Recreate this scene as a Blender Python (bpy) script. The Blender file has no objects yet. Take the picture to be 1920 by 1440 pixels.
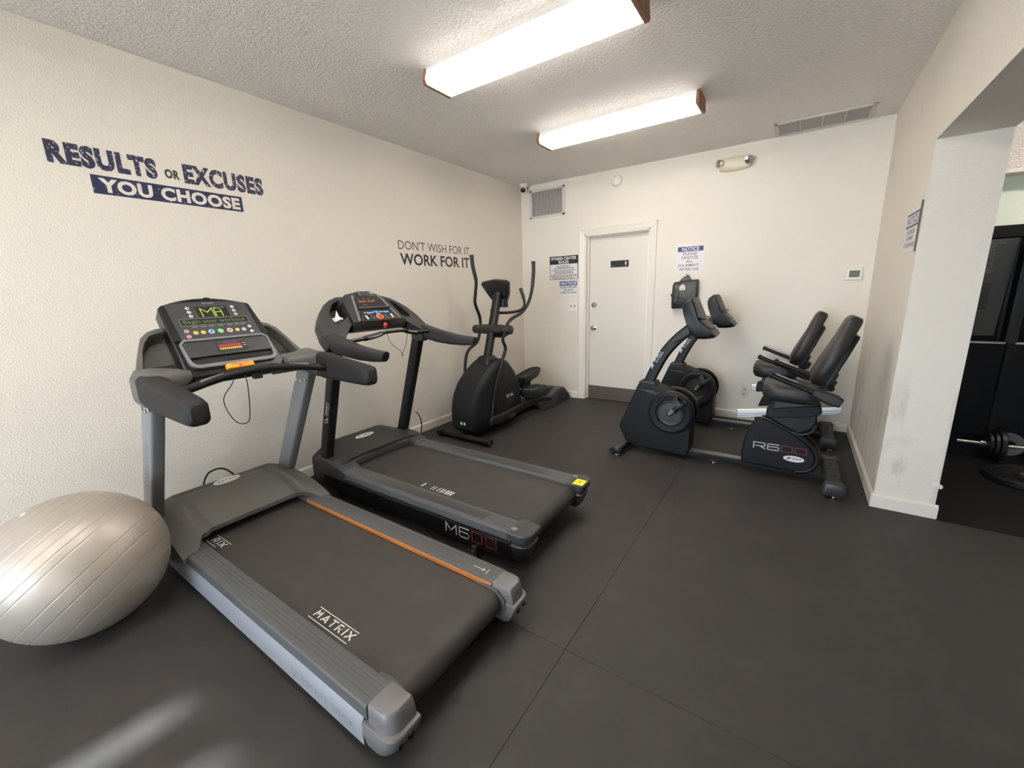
import bpy, bmesh, math, random
from mathutils import Vector as V, Matrix
random.seed(7)
sc = bpy.context.scene
C = sc.collection
PI = math.pi

# ---------------------------------------------------------------- camera
cam_d = bpy.data.cameras.new('camera'); cam = bpy.data.objects.new('camera', cam_d); C.objects.link(cam)
def _rot(yaw, pit, rol):
    cy, sy = math.cos(yaw), math.sin(yaw)
    f = V((sy*math.cos(pit), cy*math.cos(pit), math.sin(pit)))
    r = V((cy, -sy, 0)); u = r.cross(f)
    c, s = math.cos(rol), math.sin(rol)
    return c*r + s*u, -s*r + c*u, f
CR, CU, CF = _rot(-0.60235, -0.21975, -0.0302)
m3 = Matrix((CR, CU, -CF)).transposed()
cam.matrix_world = Matrix.Translation((3.0469, -4.7637, 1.3707)) @ m3.to_4x4()
cam_d.sensor_fit = 'HORIZONTAL'; cam_d.sensor_width = 36.0
cam_d.lens = 772.8154*36/1920
cam_d.clip_start = 0.02
sc.camera = cam

# ---------------------------------------------------------------- light, sky, exposure
sc.view_settings.view_transform = 'Standard'; sc.view_settings.look = 'None'
sc.view_settings.exposure = 0.76; sc.view_settings.gamma = 1.0
sc.view_settings.use_curve_mapping = False
w = bpy.data.worlds.new('sky'); sc.world = w; w.use_nodes = True
bg = w.node_tree.nodes['Background']
bg.inputs[0].default_value = (0.72, 0.84, 1.0, 1); bg.inputs[1].default_value = 11.0
SUN_DIR = V((0.25, 0.97, -0.517)).normalized()          # travels into the room
sd = bpy.data.lights.new('sun', 'SUN'); so = bpy.data.objects.new('sun', sd); C.objects.link(so)
sd.energy = 34.0; sd.color = (0.86, 0.92, 1.0); sd.angle = 0.02
so.rotation_mode = 'QUATERNION'; so.rotation_quaternion = SUN_DIR.to_track_quat('-Z', 'Y'); so.location = (0, -12, 8)
pd_ = bpy.data.lights.new('window_portal', 'AREA'); po = bpy.data.objects.new('window_portal', pd_); C.objects.link(po)
pd_.shape = 'RECTANGLE'; pd_.size = 3.0; pd_.size_y = 2.0; pd_.cycles.is_portal = True
po.location = (1.7, -8.55, 1.15); po.rotation_euler = (math.radians(90), 0, 0)
TUBE_STRENGTH = 42.0

# ---------------------------------------------------------------- materials
def lin(c):
    return tuple(((x/255)/12.92 if x/255 <= 0.04045 else ((x/255+0.055)/1.055)**2.4) for x in c)
MATS = {}
def mat(name, rgb, rough=0.5, metal=0.0, spec=0.5, bump=None, var=None, emit=0, ramp=None, coat=0):
    """rgb: sRGB 0-255.  bump=(scale, strength, distance, detail).  var=(scale, amount, rgb2) noise colour variation."""
    m = bpy.data.materials.new(name); m.use_nodes = True; nt = m.node_tree; N = nt.nodes; L = nt.links
    b = N['Principled BSDF']; c = lin(rgb)
    b.inputs['Base Color'].default_value = (*c, 1); b.inputs['Roughness'].default_value = rough
    b.inputs['Metallic'].default_value = metal; b.inputs['Specular IOR Level'].default_value = spec
    if coat: b.inputs['Coat Weight'].default_value = coat
    if emit:
        b.inputs['Emission Color'].default_value = (*c, 1); b.inputs['Emission Strength'].default_value = emit
    tc = N.new('ShaderNodeTexCoord')
    if bump:
        nz = N.new('ShaderNodeTexNoise'); nz.inputs['Scale'].default_value = bump[0]
        nz.inputs['Detail'].default_value = bump[3] if len(bump) > 3 else 2
        L.new(tc.outputs['Object'], nz.inputs['Vector'])
        src = nz.outputs[0]
        if ramp:
            rp = N.new('ShaderNodeValToRGB'); rp.color_ramp.elements[0].position = ramp[0]; rp.color_ramp.elements[1].position = ramp[1]
            L.new(src, rp.inputs[0]); src = rp.outputs[0]
        bp = N.new('ShaderNodeBump'); bp.inputs['Strength'].default_value = bump[1]; bp.inputs['Distance'].default_value = bump[2]
        L.new(src, bp.inputs['Height']); L.new(bp.outputs[0], b.inputs['Normal'])
    if var:
        n2 = N.new('ShaderNodeTexNoise'); n2.inputs['Scale'].default_value = var[0]; n2.inputs['Detail'].default_value = 4
        L.new(tc.outputs['Object'], n2.inputs['Vector'])
        rp = N.new('ShaderNodeValToRGB'); rp.color_ramp.elements[0].position = var[1]; rp.color_ramp.elements[1].position = var[1]+var[3] if len(var) > 3 else var[1]+0.2
        L.new(n2.outputs[0], rp.inputs[0])
        mx = N.new('ShaderNodeMix'); mx.data_type = 'RGBA'
        mx.inputs[6].default_value = (*c, 1); mx.inputs[7].default_value = (*lin(var[2]), 1)
        L.new(rp.outputs[0], mx.inputs[0]); L.new(mx.outputs[2], b.inputs['Base Color'])
    MATS[name] = m
    return m
WALL = (234, 225, 212)
mat('wall_paint', WALL, 0.75, spec=0.3, bump=(125, 0.29, 0.0042, 3), ramp=(0.36, 0.66))
mat('ceiling_paint', (244, 237, 230), 0.8, spec=0.3, bump=(75, 0.75, 0.007, 3), ramp=(0.42, 0.62))
mat('white_trim', (236, 228, 216), 0.4)
mat('door_paint', (228, 220, 208), 0.45, bump=(6, 0.05, 0.004, 3))
mat('rubber_floor', (47, 44, 42), 0.62, spec=0.33, bump=(420, 0.35, 0.0015, 3), var=(5, 0.45, (54, 51, 49), 0.35))
mat('black_rubber', (22, 22, 23), 0.6)
mat('grey_plastic', (82, 81, 77), 0.55, bump=(700, 0.12, 0.0006, 1))
mat('rail_grey', (72, 72, 73), 0.5, bump=(900, 0.1, 0.0005, 1))
mat('cap_grey', (98, 96, 96), 0.42)
mat('silver_paint', (142, 144, 150), 0.40, metal=0.3)
mat('post_grey', (128, 129, 133), 0.38, metal=0.3)
mat('belt_rubber', (52, 49, 46), 0.62, spec=0.35, bump=(500, 0.2, 0.0006, 2), var=(7, 0.46, (60, 56, 53), 0.3))
mat('foam_black', (27, 26, 27), 0.65, spec=0.3, bump=(600, 0.15, 0.0006, 1))
mat('gloss_black', (12, 12, 14), 0.3)
mat('panel_grey', (54, 54, 56), 0.45)
mat('rack_grey', (48, 48, 50), 0.4)
mat('edge_grey', (112, 113, 116), 0.4)
mat('satin_black', (19, 19, 21), 0.42, spec=0.35)
mat('charcoal', (37, 36, 36), 0.5, bump=(800, 0.1, 0.0005, 1))
mat('dark_shroud', (24, 24, 27), 0.52, spec=0.24, bump=(700, 0.12, 0.0006, 1))
mat('dark_grey', (50, 50, 52), 0.42)
mat('chrome', (215, 215, 215), 0.12, metal=1)
mat('steel', (150, 150, 152), 0.3, metal=0.9)
mat('aluminium', (205, 203, 198), 0.3, metal=0.85)
mat('kick_metal', (120, 112, 104), 0.38, metal=0.7, bump=(30, 0.1, 0.003, 2))
mat('hole_black', (8, 8, 9), 0.7)
mat('vinyl', (34, 31, 30), 0.5, bump=(300, 0.12, 0.0008, 2))
mat('white_ink', (225, 225, 222), 0.5)
mat('grey_ink', (112, 116, 124), 0.5)
mat('silver_ink', (175, 175, 176), 0.4)
mat('red_ink', (126, 44, 38), 0.5)
mat('red_plastic', (200, 34, 40), 0.35)
mat('orange_plastic', (240, 160, 40), 0.4)
mat('copper', (196, 120, 60), 0.35, metal=0.4)
mat('yellow_sticker', (240, 228, 30), 0.5)
mat('navy', (28, 32, 66), 0.6)
mat('navy_worn', (30, 34, 66), 0.6, var=(80, 0.60, (206, 198, 188), 0.05))
mat('navy_bar', (26, 31, 68), 0.6, var=(70, 0.66, (200, 196, 190), 0.05))
mat('charcoal_ink', (52, 49, 54), 0.6)
mat('thin_ink', (92, 84, 82), 0.6)
mat('black_ink', (30, 28, 28), 0.6)
mat('text_ink', (72, 66, 68), 0.6)
mat('sign_blue', (38, 40, 105), 0.5)
mat('sign_blue_light', (58, 72, 136), 0.5)
mat('sign_violet', (84, 80, 106), 0.5)
mat('sign_white', (230, 226, 226), 0.5)
mat('plastic_white', (238, 234, 226), 0.4)
mat('plastic_ivory', (226, 214, 190), 0.45)
mat('lcd', (96, 92, 76), 0.35)
mat('grille_white', (214, 208, 202), 0.5)
mat('grille_slat', (186, 178, 173), 0.55)
mat('grille_dark', (44, 40, 38), 0.7)
mat('oak', (150, 104, 72), 0.5, bump=(40, 0.1, 0.002, 3), var=(14, 0.4, (120, 78, 52), 0.3))
mat('lamp_pan', (240, 240, 238), 0.5)
mat('bag_black', (38, 40, 36), 0.45, bump=(16, 0.6, 0.02, 3))
mat('tissue_white', (240, 238, 234), 0.8)
mat('ball_silver', (172, 163, 152), 0.40, metal=0.35, var=(4, 0.5, (166, 157, 147), 0.3))
mat('blue_button', (70, 120, 200), 0.4, emit=0.25)
mat('led_green', (176, 200, 60), 0.4, emit=0.7)
mat('led_dim', (104, 116, 60), 0.4, emit=0.3)
mat('led_orange', (206, 110, 60), 0.4, emit=0.5)
mat('chart_red', (176, 50, 46), 0.5)
mat('chart_yellow', (218, 196, 80), 0.5)
mat('btn_blue', (150, 176, 206), 0.4); mat('btn_green', (120, 190, 130), 0.4)
mat('btn_pink', (224, 178, 178), 0.4); mat('btn_yellow', (226, 188, 90), 0.4); mat('btn_white', (214, 212, 208), 0.4)
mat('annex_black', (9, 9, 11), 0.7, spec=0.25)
mat('annex_white', (238, 246, 228), 0.7)
mat('mirror_dark', (16, 17, 18), 0.12)  # the dark room's reflection is put into the mirror's colour
mat('poster_grey', (44, 45, 44), 0.6)
mat('poster_dark', (22, 23, 22), 0.6)
mat('poster_ink', (72, 74, 73), 0.6)
mat('iron', (26, 27, 29), 0.45, metal=0.3)
mat('iron_light', (84, 86, 88), 0.5)
mat('concrete', (170, 168, 162), 0.85)
mat('blocker_brown', (120, 96, 74), 0.8)
mat('plaster_chip', (226, 222, 214), 0.9, bump=(200, 0.6, 0.004, 3))
mat('lens_amber', (170, 172, 168), 0.15, metal=0.8)
# painted wall with grey scuffs and seat-back shade painted low down
def scuffed_shaded():
    m = mat('wall_scuffed_shaded', WALL, 0.75, spec=0.3, bump=(125, 0.29, 0.0042, 3), ramp=(0.38, 0.66), var=(3.2, 0.66, (200, 192, 180), 0.2))
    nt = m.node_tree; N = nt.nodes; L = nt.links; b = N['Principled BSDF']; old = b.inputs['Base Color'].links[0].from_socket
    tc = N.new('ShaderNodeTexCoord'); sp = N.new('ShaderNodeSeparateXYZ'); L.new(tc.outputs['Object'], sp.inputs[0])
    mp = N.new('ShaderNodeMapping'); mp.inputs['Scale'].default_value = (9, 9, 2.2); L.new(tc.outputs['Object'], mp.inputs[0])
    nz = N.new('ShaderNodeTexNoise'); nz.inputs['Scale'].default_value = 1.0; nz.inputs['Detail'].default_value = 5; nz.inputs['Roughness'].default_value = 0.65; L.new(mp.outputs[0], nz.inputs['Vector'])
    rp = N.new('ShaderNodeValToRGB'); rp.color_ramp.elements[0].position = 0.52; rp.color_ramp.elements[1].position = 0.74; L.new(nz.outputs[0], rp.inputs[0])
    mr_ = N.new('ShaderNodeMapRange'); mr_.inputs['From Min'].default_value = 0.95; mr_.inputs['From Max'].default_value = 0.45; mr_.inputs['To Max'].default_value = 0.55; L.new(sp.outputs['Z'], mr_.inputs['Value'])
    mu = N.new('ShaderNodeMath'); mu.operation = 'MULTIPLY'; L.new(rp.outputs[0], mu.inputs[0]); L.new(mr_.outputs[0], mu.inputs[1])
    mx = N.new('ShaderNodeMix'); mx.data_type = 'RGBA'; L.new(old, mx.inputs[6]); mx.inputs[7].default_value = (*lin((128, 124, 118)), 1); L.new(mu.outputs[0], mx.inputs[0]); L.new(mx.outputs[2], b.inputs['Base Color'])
scuffed_shaded()
# emissive tube and clear prismatic lens
def tube_mat():
    m = bpy.data.materials.new('tube_glow'); m.use_nodes = True; nt = m.node_tree
    b = nt.nodes['Principled BSDF']; b.inputs['Base Color'].default_value = (0.9, 0.9, 0.9, 1)
    b.inputs['Emission Color'].default_value = (1.0, 0.94, 0.87, 1); b.inputs['Emission Strength'].default_value = TUBE_STRENGTH
    MATS['tube_glow'] = m
tube_mat()
def lens_mat():
    m = bpy.data.materials.new('lens_acrylic'); m.use_nodes = True; nt = m.node_tree; N = nt.nodes; L = nt.links
    for n in list(N):
        if n.type != 'OUTPUT_MATERIAL': N.remove(n)
    out = [n for n in N if n.type == 'OUTPUT_MATERIAL'][0]
    tr = N.new('ShaderNodeBsdfTransparent'); tr.inputs[0].default_value = (0.96, 0.96, 0.96, 1)
    tl = N.new('ShaderNodeBsdfTranslucent'); tl.inputs[0].default_value = (0.95, 0.95, 0.95, 1)
    gl = N.new('ShaderNodeBsdfGlossy'); gl.inputs['Roughness'].default_value = 0.2
    a = N.new('ShaderNodeMixShader'); a.inputs[0].default_value = 0.45
    L.new(tr.outputs[0], a.inputs[1]); L.new(tl.outputs[0], a.inputs[2])
    b = N.new('ShaderNodeMixShader'); b.inputs[0].default_value = 0.06
    L.new(a.outputs[0], b.inputs[1]); L.new(gl.outputs[0], b.inputs[2]); L.new(b.outputs[0], out.inputs[0])
    MATS['lens_acrylic'] = m
lens_mat()
def glass_mat():
    m = bpy.data.materials.new('window_glass'); m.use_nodes = True; nt = m.node_tree; N = nt.nodes; L = nt.links
    for n in list(N):
        if n.type != 'OUTPUT_MATERIAL': N.remove(n)
    out = [n for n in N if n.type == 'OUTPUT_MATERIAL'][0]
    tr = N.new('ShaderNodeBsdfTransparent'); tr.inputs[0].default_value = (0.93, 0.95, 0.95, 1)
    gl = N.new('ShaderNodeBsdfGlossy'); gl.inputs['Roughness'].default_value = 0.02
    b = N.new('ShaderNodeMixShader'); b.inputs[0].default_value = 0.06
    L.new(tr.outputs[0], b.inputs[1]); L.new(gl.outputs[0], b.inputs[2]); L.new(b.outputs[0], out.inputs[0])
    MATS['window_glass'] = m
glass_mat()

# ---------------------------------------------------------------- geometry helpers
def rrect(wd, ht, r, n=3):
    r = min(r, wd/2-1e-5, ht/2-1e-5); out = []
    for cx, cy, a0 in ((wd/2-r, ht/2-r, 0), (-wd/2+r, ht/2-r, 90), (-wd/2+r, -ht/2+r, 180), (wd/2-r, -ht/2+r, 270)):
        for k in range(n+1):
            a = math.radians(a0+90*k/n); out.append((cx+r*math.cos(a), cy+r*math.sin(a)))
    return out
def smooth_path(pts, k=6):
    P = [V(p) for p in pts]
    if len(P) < 3: return P
    out = []
    for i in range(len(P)-1):
        p0 = P[i-1] if i else P[0]*2-P[1]; p1 = P[i]; p2 = P[i+1]; p3 = P[i+2] if i+2 < len(P) else P[-1]*2-P[-2]
        for j in range(k):
            t = j/k
            out.append(0.5*((2*p1)+(p2-p0)*t+(2*p0-5*p1+4*p2-p3)*t*t+(3*p1-p0-3*p2+p3)*t**3))
    out.append(P[-1]); return out
def rcorner(xa, xb, y0, y1, r_in, r_out, n=5):
    """plan outline: square front, small radius on the inner rear corner, big one on the outer rear corner (y1 = outer side)"""
    s = 1 if y1 > y0 else -1; pts = [(xa, y0)]
    for cx, cy, a0, r in ((xb-r_in, y0+s*r_in, -90, r_in), (xb-r_out, y1-s*r_out, 0, r_out)):
        for k in range(n+1):
            a = math.radians(a0+90*k/n); pts.append((cx+r*math.cos(a), cy+s*r*math.sin(a)))
    return pts+[(xa, y1)]
class G:
    def __init__(s): s.v = []; s.f = []
    def add(s, vs, fs):
        o = len(s.v); s.v += [tuple(x) for x in vs]; s.f += [tuple(i+o for i in f) for f in fs]; return s
    def box(s, x0, x1, y0, y1, z0, z1):
        return s.add([(x, y, z) for x in (x0, x1) for y in (y0, y1) for z in (z0, z1)],
                     [(0, 1, 3, 2), (4, 6, 7, 5), (0, 4, 5, 1), (2, 3, 7, 6), (0, 2, 6, 4), (1, 5, 7, 3)])
    def prism(s, base, vec):
        n = len(base); vec = V(vec); b = [V(p) for p in base]
        return s.add(b+[p+vec for p in b], [tuple(range(n))[::-1], tuple(range(n, 2*n))]+[(i, (i+1) % n, n+(i+1) % n, n+i) for i in range(n)])
    def pxz(s, poly, y0, y1): return s.prism([(x, y0, z) for x, z in poly], (0, y1-y0, 0))
    def pyz(s, poly, x0, x1): return s.prism([(x0, y, z) for y, z in poly], (x1-x0, 0, 0))
    def pxy(s, poly, z0, z1): return s.prism([(x, y, z0) for x, y in poly], (0, 0, z1-z0))
    def loft(s, rings, cap=True, closed=True):
        n = len(rings[0]); vs = [V(p) for r in rings for p in r]; fs = []
        for i in range(len(rings)-1):
            for j in range(n if closed else n-1):
                k = (j+1) % n; fs.append((i*n+j, i*n+k, (i+1)*n+k, (i+1)*n+j))
        if cap: fs += [tuple(range(n))[::-1], tuple(range((len(rings)-1)*n, len(rings)*n))]
        return s.add(vs, fs)
    def sweep(s, pts, sec, side=None, cap=True):
        """sec: 2-D section, or function i/(n-1) -> section; side: fixed sideways vector, else transported"""
        P = [V(p) for p in pts]; n = len(P); rings = []; prev = None
        for i, p in enumerate(P):
            t = (P[min(i+1, n-1)]-P[max(i-1, 0)]).normalized()
            if side is not None: a = V(side); a = (a-t*a.dot(t)).normalized()
            elif prev is None:
                a = V((0, 0, 1)) if abs(t.z) < 0.9 else V((1, 0, 0)); a = (a-t*a.dot(t)).normalized()
            else: a = (prev-t*prev.dot(t)).normalized()
            prev = a; b = t.cross(a)
            q = sec(i/(n-1)) if callable(sec) else sec
            rings.append([p+a*x+b*y for x, y in q])
        return s.loft(rings, cap)
    def tube(s, pts, r, n=10, k=6, cap=True):
        P = smooth_path(pts, k) if k > 1 else [V(p) for p in pts]
        sec = [(r*math.cos(2*PI*i/n), r*math.sin(2*PI*i/n)) for i in range(n)]
        return s.sweep(P, sec, None, cap)
    def lathe(s, prof, org, ax, n=32, cap=True):
        """prof: (radius, height along ax)"""
        ax = V(ax).normalized(); a = V((0, 0, 1)) if abs(ax.z) < 0.9 else V((1, 0, 0)); a = (a-ax*a.dot(ax)).normalized(); b = ax.cross(a); o = V(org)
        return s.loft([[o+ax*h+(a*math.cos(2*PI*i/n)+b*math.sin(2*PI*i/n))*r for i in range(n)] for r, h in prof], cap)
    def ell(s, c, rx, ry, rz, n=16, m=8):
        c = V(c); rings = []
        for i in range(m+1):
            t = PI*i/m; t = min(max(t, 0.02), PI-0.02)
            rings.append([c+V((rx*math.sin(t)*math.cos(2*PI*j/n), ry*math.sin(t)*math.sin(2*PI*j/n), -rz*math.cos(t))) for j in range(n)])
        return s.loft(rings)
def root_loc(o):
    while o.parent: o = o.parent
    return V(o.location)
def obj(name, g, material, parent=None, bevel=0, seg=2, ang=38, kind=None, label=None):
    me = bpy.data.meshes.new(name)
    off = root_loc(parent) if parent else V((0, 0, 0))
    me.from_pydata([(x-off.x, y-off.y, z-off.z) for x, y, z in g.v], [], g.f)
    bm = bmesh.new(); bm.from_mesh(me); bmesh.ops.recalc_face_normals(bm, faces=bm.faces); bm.to_mesh(me); bm.free()
    me.materials.append(MATS[material])
    for p in me.polygons: p.use_smooth = True
    me.set_sharp_from_angle(angle=math.radians(ang))
    o = bpy.data.objects.new(name, me); C.objects.link(o)
    if parent: o.parent = parent
    if bevel:
        md = o.modifiers.new('bevel', 'BEVEL'); md.width = bevel; md.segments = seg; md.limit_method = 'ANGLE'; md.angle_limit = math.radians(32); md.harden_normals = True
    if kind: o['kind'] = kind
    if label: o['label'] = label
    return o
def tag(o, label, cat, group=None):
    o['label'] = label; o['category'] = cat
    if group: o['group'] = group
    return o
def thing(name, label, cat, loc, group=None):
    o = bpy.data.objects.new(name, None); C.objects.link(o); o.location = loc; o.empty_display_size = 0.1
    return tag(o, label, cat, group)
def struct(name, g, material, parent=None, **k):
    o = obj(name, g, material, parent, **k)
    if not parent: o['kind'] = 'structure'
    return o
def struct_root(name, loc=(0, 0, 0)):
    o = bpy.data.objects.new(name, None); C.objects.link(o); o.location = loc; o['kind'] = 'structure'; return o
_tc = {}
def text_geo(s, bold=0.0):
    key = (s, bold)
    if key in _tc: return _tc[key]
    cu = bpy.data.curves.new('t', 'FONT'); cu.body = s; cu.size = 1; cu.offset = bold; cu.space_character = 1.0+max(0, bold-0.02)*3.2; cu.resolution_u = 3; cu.fill_mode = 'FRONT'
    o = bpy.data.objects.new('t', cu); C.objects.link(o); bpy.context.view_layer.update()
    me = bpy.data.meshes.new_from_object(o.evaluated_get(bpy.context.evaluated_depsgraph_get()))
    vs = [(v.co.x, v.co.y) for v in me.vertices]; fs = [tuple(p.vertices) for p in me.polygons]
    bpy.data.objects.remove(o); bpy.data.curves.remove(cu); bpy.data.meshes.remove(me)
    x0 = min(v[0] for v in vs); x1 = max(v[0] for v in vs); y0 = min(v[1] for v in vs); y1 = max(v[1] for v in vs)
    _tc[key] = ([((x-x0)/(x1-x0), (y-y0)/(y1-y0)) for x, y in vs], fs)
    return _tc[key]
def text(g, s, org, ex, ey, wd, ht, bold=0.0, slant=0.0):
    """lay text s in the box org..org+ex*wd+ey*ht (unit ex, ey)"""
    vs, fs = text_geo(s, bold); o = V(org); ex = V(ex); ey = V(ey)
    return g.add([o+ex*(x*wd+slant*y*ht)+ey*(y*ht) for x, y in vs], fs)
def strokes(g, lines, org, ex, ey, sx, sy, t):
    """polylines in unit space drawn as flat bands of width t"""
    o = V(org); ex = V(ex).normalized(); ey = V(ey).normalized()
    for ln in lines:
        P = [(x*sx, y*sy) for x, y in ln]
        for a, b in zip(P, P[1:]):
            dx, dy = b[0]-a[0], b[1]-a[1]; l = math.hypot(dx, dy) or 1; nx, ny = -dy/l*t/2, dx/l*t/2; ex_, ey_ = dx/l*t/2, dy/l*t/2
            q = [(a[0]-ex_+nx, a[1]-ey_+ny), (a[0]-ex_-nx, a[1]-ey_-ny), (b[0]+ex_-nx, b[1]+ey_-ny), (b[0]+ex_+nx, b[1]+ey_+ny)]
            g.add([o+ex*x+ey*y for x, y in q], [(0, 1, 2, 3)])
    return g
def quad(g, org, ex, ey, wd, ht, th=0.0):
    o = V(org); a = V(ex)*wd; b = V(ey)*ht
    if th:
        n = V(ex).cross(V(ey)).normalized()*th
        return g.prism([o, o+a, o+a+b, o+b], n)
    return g.add([o, o+a, o+a+b, o+b], [(0, 1, 2, 3)])
def oval(g, org, ex, ey, rx, ry, th, n=28):
    o = V(org); nrm = V(ex).cross(V(ey)).normalized()
    return g.prism([o+V(ex)*rx*math.cos(2*PI*i/n)+V(ey)*ry*math.sin(2*PI*i/n) for i in range(n)], nrm*th)
def poly_ray(poly, c, a):
    """distance from c to the polygon border along angle a"""
    dx, dy = math.cos(a), math.sin(a); best = None
    for (x1, y1), (x2, y2) in zip(poly, poly[1:]+poly[:1]):
        ex, ey = x2-x1, y2-y1; den = dx*ey-dy*ex
        if abs(den) < 1e-9: continue
        t = ((x1-c[0])*ey-(y1-c[1])*ex)/den; u = ((x1-c[0])*dy-(y1-c[1])*dx)/den
        if t > 0 and -1e-6 <= u <= 1+1e-6 and (best is None or t > best): best = t
    return best or 0.01
def holed_plate(outer, inner, f, h0, h1, depth, n=64):
    """plate between heights h0..h1 in frame f(s,v,h) with a bowl sunk through its top"""
    cx = sum(p[0] for p in inner)/len(inner); cy = sum(p[1] for p in inner)/len(inner)
    A = sorted(set([round(2*PI*i/n-PI, 5) for i in range(n)]+[round(math.atan2(y-cy, x-cx), 5) for x, y in outer]))
    def ring(poly, h, k=1.0):
        return [f(cx+math.cos(a)*poly_ray(poly, (cx, cy), a)*k, cy+math.sin(a)*poly_ray(poly, (cx, cy), a)*k, h) for a in A]
    g = G()
    g.loft([ring(outer, h0), ring(outer, h1-0.006), ring(outer, h1, 0.985), ring(inner, h1, 1.04), ring(inner, h1-0.006), ring(inner, h1-depth*0.8, 0.95), ring(inner, h1-depth, 0.8)], True)
    return g

# ================================================================ the room
W, H, Y1, H2, T = 3.558, 2.66, -1.578, 2.074, 0.2726
YF = -8.5                      # wall behind the camera
XA = 7.0                       # far side of the annex
XP = W+T                       # annex face of the pier
floor = struct('floor', G().box(-0.15, XA+0.15, YF-0.15, 0.15, -0.06, -0.008), 'black_rubber')
def rubber_mat(x0, x1, y0, y1, m='rubber_floor'):
    g = 0.0006
    obj('rubber_mat', G().box(x0+g, x1-g, y0+g, y1-g, -0.008, 0), m, floor, bevel=0.0009, seg=1)
ys = [0, -3.555, YF]
for i in range(2):
    for x0, x1 in ((0, 2.43), (2.43, 5.4), (5.4, XA)): rubber_mat(x0, x1, ys[i+1], ys[i])
shade_sheet = obj('rubber_mat', G().box(XP+0.01, XA-0.02, -1.6, -0.014, 0.0, 0.004), 'annex_black', floor, bevel=0.0015, seg=1, label='dark sheet standing in for shade on the floor beyond the opening')  # dark sheet laid over the floor where the annex lies in shade
struct('wall_left', G().box(-0.15, 0, YF, 0, 0, H), 'wall_paint')
# back wall with the door opening
DX0, DX1, DZ = 0.885, 1.655, 2.005
g = G(); g.box(-0.15, DX0, 0, 0.15, 0, H); g.box(DX1, XP, 0, 0.15, 0, H); g.box(DX0, DX1, 0, 0.15, DZ, H); g.box(DX0, DX1, 0.13, 0.15, 0, DZ)
struct('wall_back', g, 'wall_paint')
# right wall: pier, beam over the wide opening, return near the front
wr = struct('wall_right', G().pyz([(0, 0), (0, H), (YF, H), (YF, 0), (-5.6, 0), (-5.6, H2), (Y1, H2), (Y1, 0)], W, XP), 'wall_scuffed_shaded')
gc = G(); gc.ell((XP-0.012, Y1-0.002, 0.205), 0.02, 0.012, 0.018, 8, 5); gc.ell((XP+0.004, Y1-0.006, 0.2), 0.013, 0.01, 0.014, 7, 4)
obj('plaster_chip', gc, 'plaster_chip', wr, label='broken plaster corner bead chip near the floor')
struct('ceiling', G().box(-0.15, XP-0.02, YF-0.15, 0.15, H, H+0.1), 'ceiling_paint')
struct('ceiling_annex', G().box(XP-0.02, XA+0.15, YF-0.15, 0.15, H, H+0.1), 'wall_paint')
# wall behind the camera with a wide glazed window
WX0, WX1, WZ0, WZ1 = 0.25, 3.15, 0.15, 2.225
g = G(); g.box(-0.15, WX0, YF-0.15, YF, 0, H); g.box(WX1, XA, YF-0.15, YF, 0, H); g.box(WX0, WX1, YF-0.15, YF, 0, WZ0); g.box(WX0, WX1, YF-0.15, YF, WZ1, H)
struct('wall_front', g, 'wall_paint')
win = struct_root('window_1', (WX0, YF-0.08, WZ0))
for k in range(3):
    x0 = WX0+(WX1-WX0)*k/3; x1 = WX0+(WX1-WX0)*(k+1)/3; g = G(); a = 0.035
    for b in ((x0, x0+a, WZ0, WZ1), (x1-a, x1, WZ0, WZ1), (x0, x1, WZ0, WZ0+a), (x0, x1, WZ1-a, WZ1)): g.box(b[0], b[1], YF-0.1, YF-0.05, b[2], b[3])
    f_ = obj('window_frame', g, 'white_trim', win)
    obj('pane', G().box(x0+a, x1-a, YF-0.078, YF-0.072, WZ0+a, WZ1-a), 'window_glass', f_)
# outside: paving and an added unseen blocker, gapped to cut the sun into strips
struct('ground_outside', G().box(-8, 12, -24, YF-0.15, -0.2, -0.05), 'concrete')
pr_ = struct_root('sun_blocker', (1.5, YF-0.7, 2.4)); pr_['label'] = 'unseen slatted blocker added to shape the sun through the window'
k_ = 0.1; gaps = [(-0.30, -0.23), (0.225, 0.335), (0.535, 0.68)]
edges = [-3.0]+[e for gp in gaps for e in gp]+[6.0]
for i in range(0, len(edges), 2):
    x0, x1 = edges[i], edges[i+1]
    obj('board', G().pxy([(x0, YF-0.16), (x1, YF-0.16), (x1-k_*1.0, YF-1.16), (x0-k_*1.0, YF-1.16)], 2.40, 2.44), 'blocker_brown', pr_)

# baseboards
bz, bt = 0.085, 0.014
def base_run(name, poly_pts, out):
    """profile swept along a straight run; out = unit vector into the room"""
    a, b = V(poly_pts[0]), V(poly_pts[1]); o = V(out); z = V((0, 0, 1))
    sec = [(0, 0), (bt, 0), (bt, bz-0.012), (bt*0.45, bz-0.003), (0.002, bz), (0, bz)]
    struct(name, G().loft([[p+o*x+z*y for x, y in sec] for p in (a, b)]), 'white_trim')
base_run('baseboard_left', ((0, YF, 0), (0, 0, 0)), (1, 0, 0))
base_run('baseboard_back', ((0, 0, 0), (DX0-0.075, 0, 0)), (0, -1, 0))
base_run('baseboard_back', ((DX1+0.075, 0, 0), (W, 0, 0)), (0, -1, 0))
base_run('baseboard_right', ((W, 0, 0), (W, Y1, 0)), (-1, 0, 0))
base_run('baseboard_pier', ((W-bt, Y1, 0), (XP+bt, Y1, 0)), (0, -1, 0))

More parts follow.
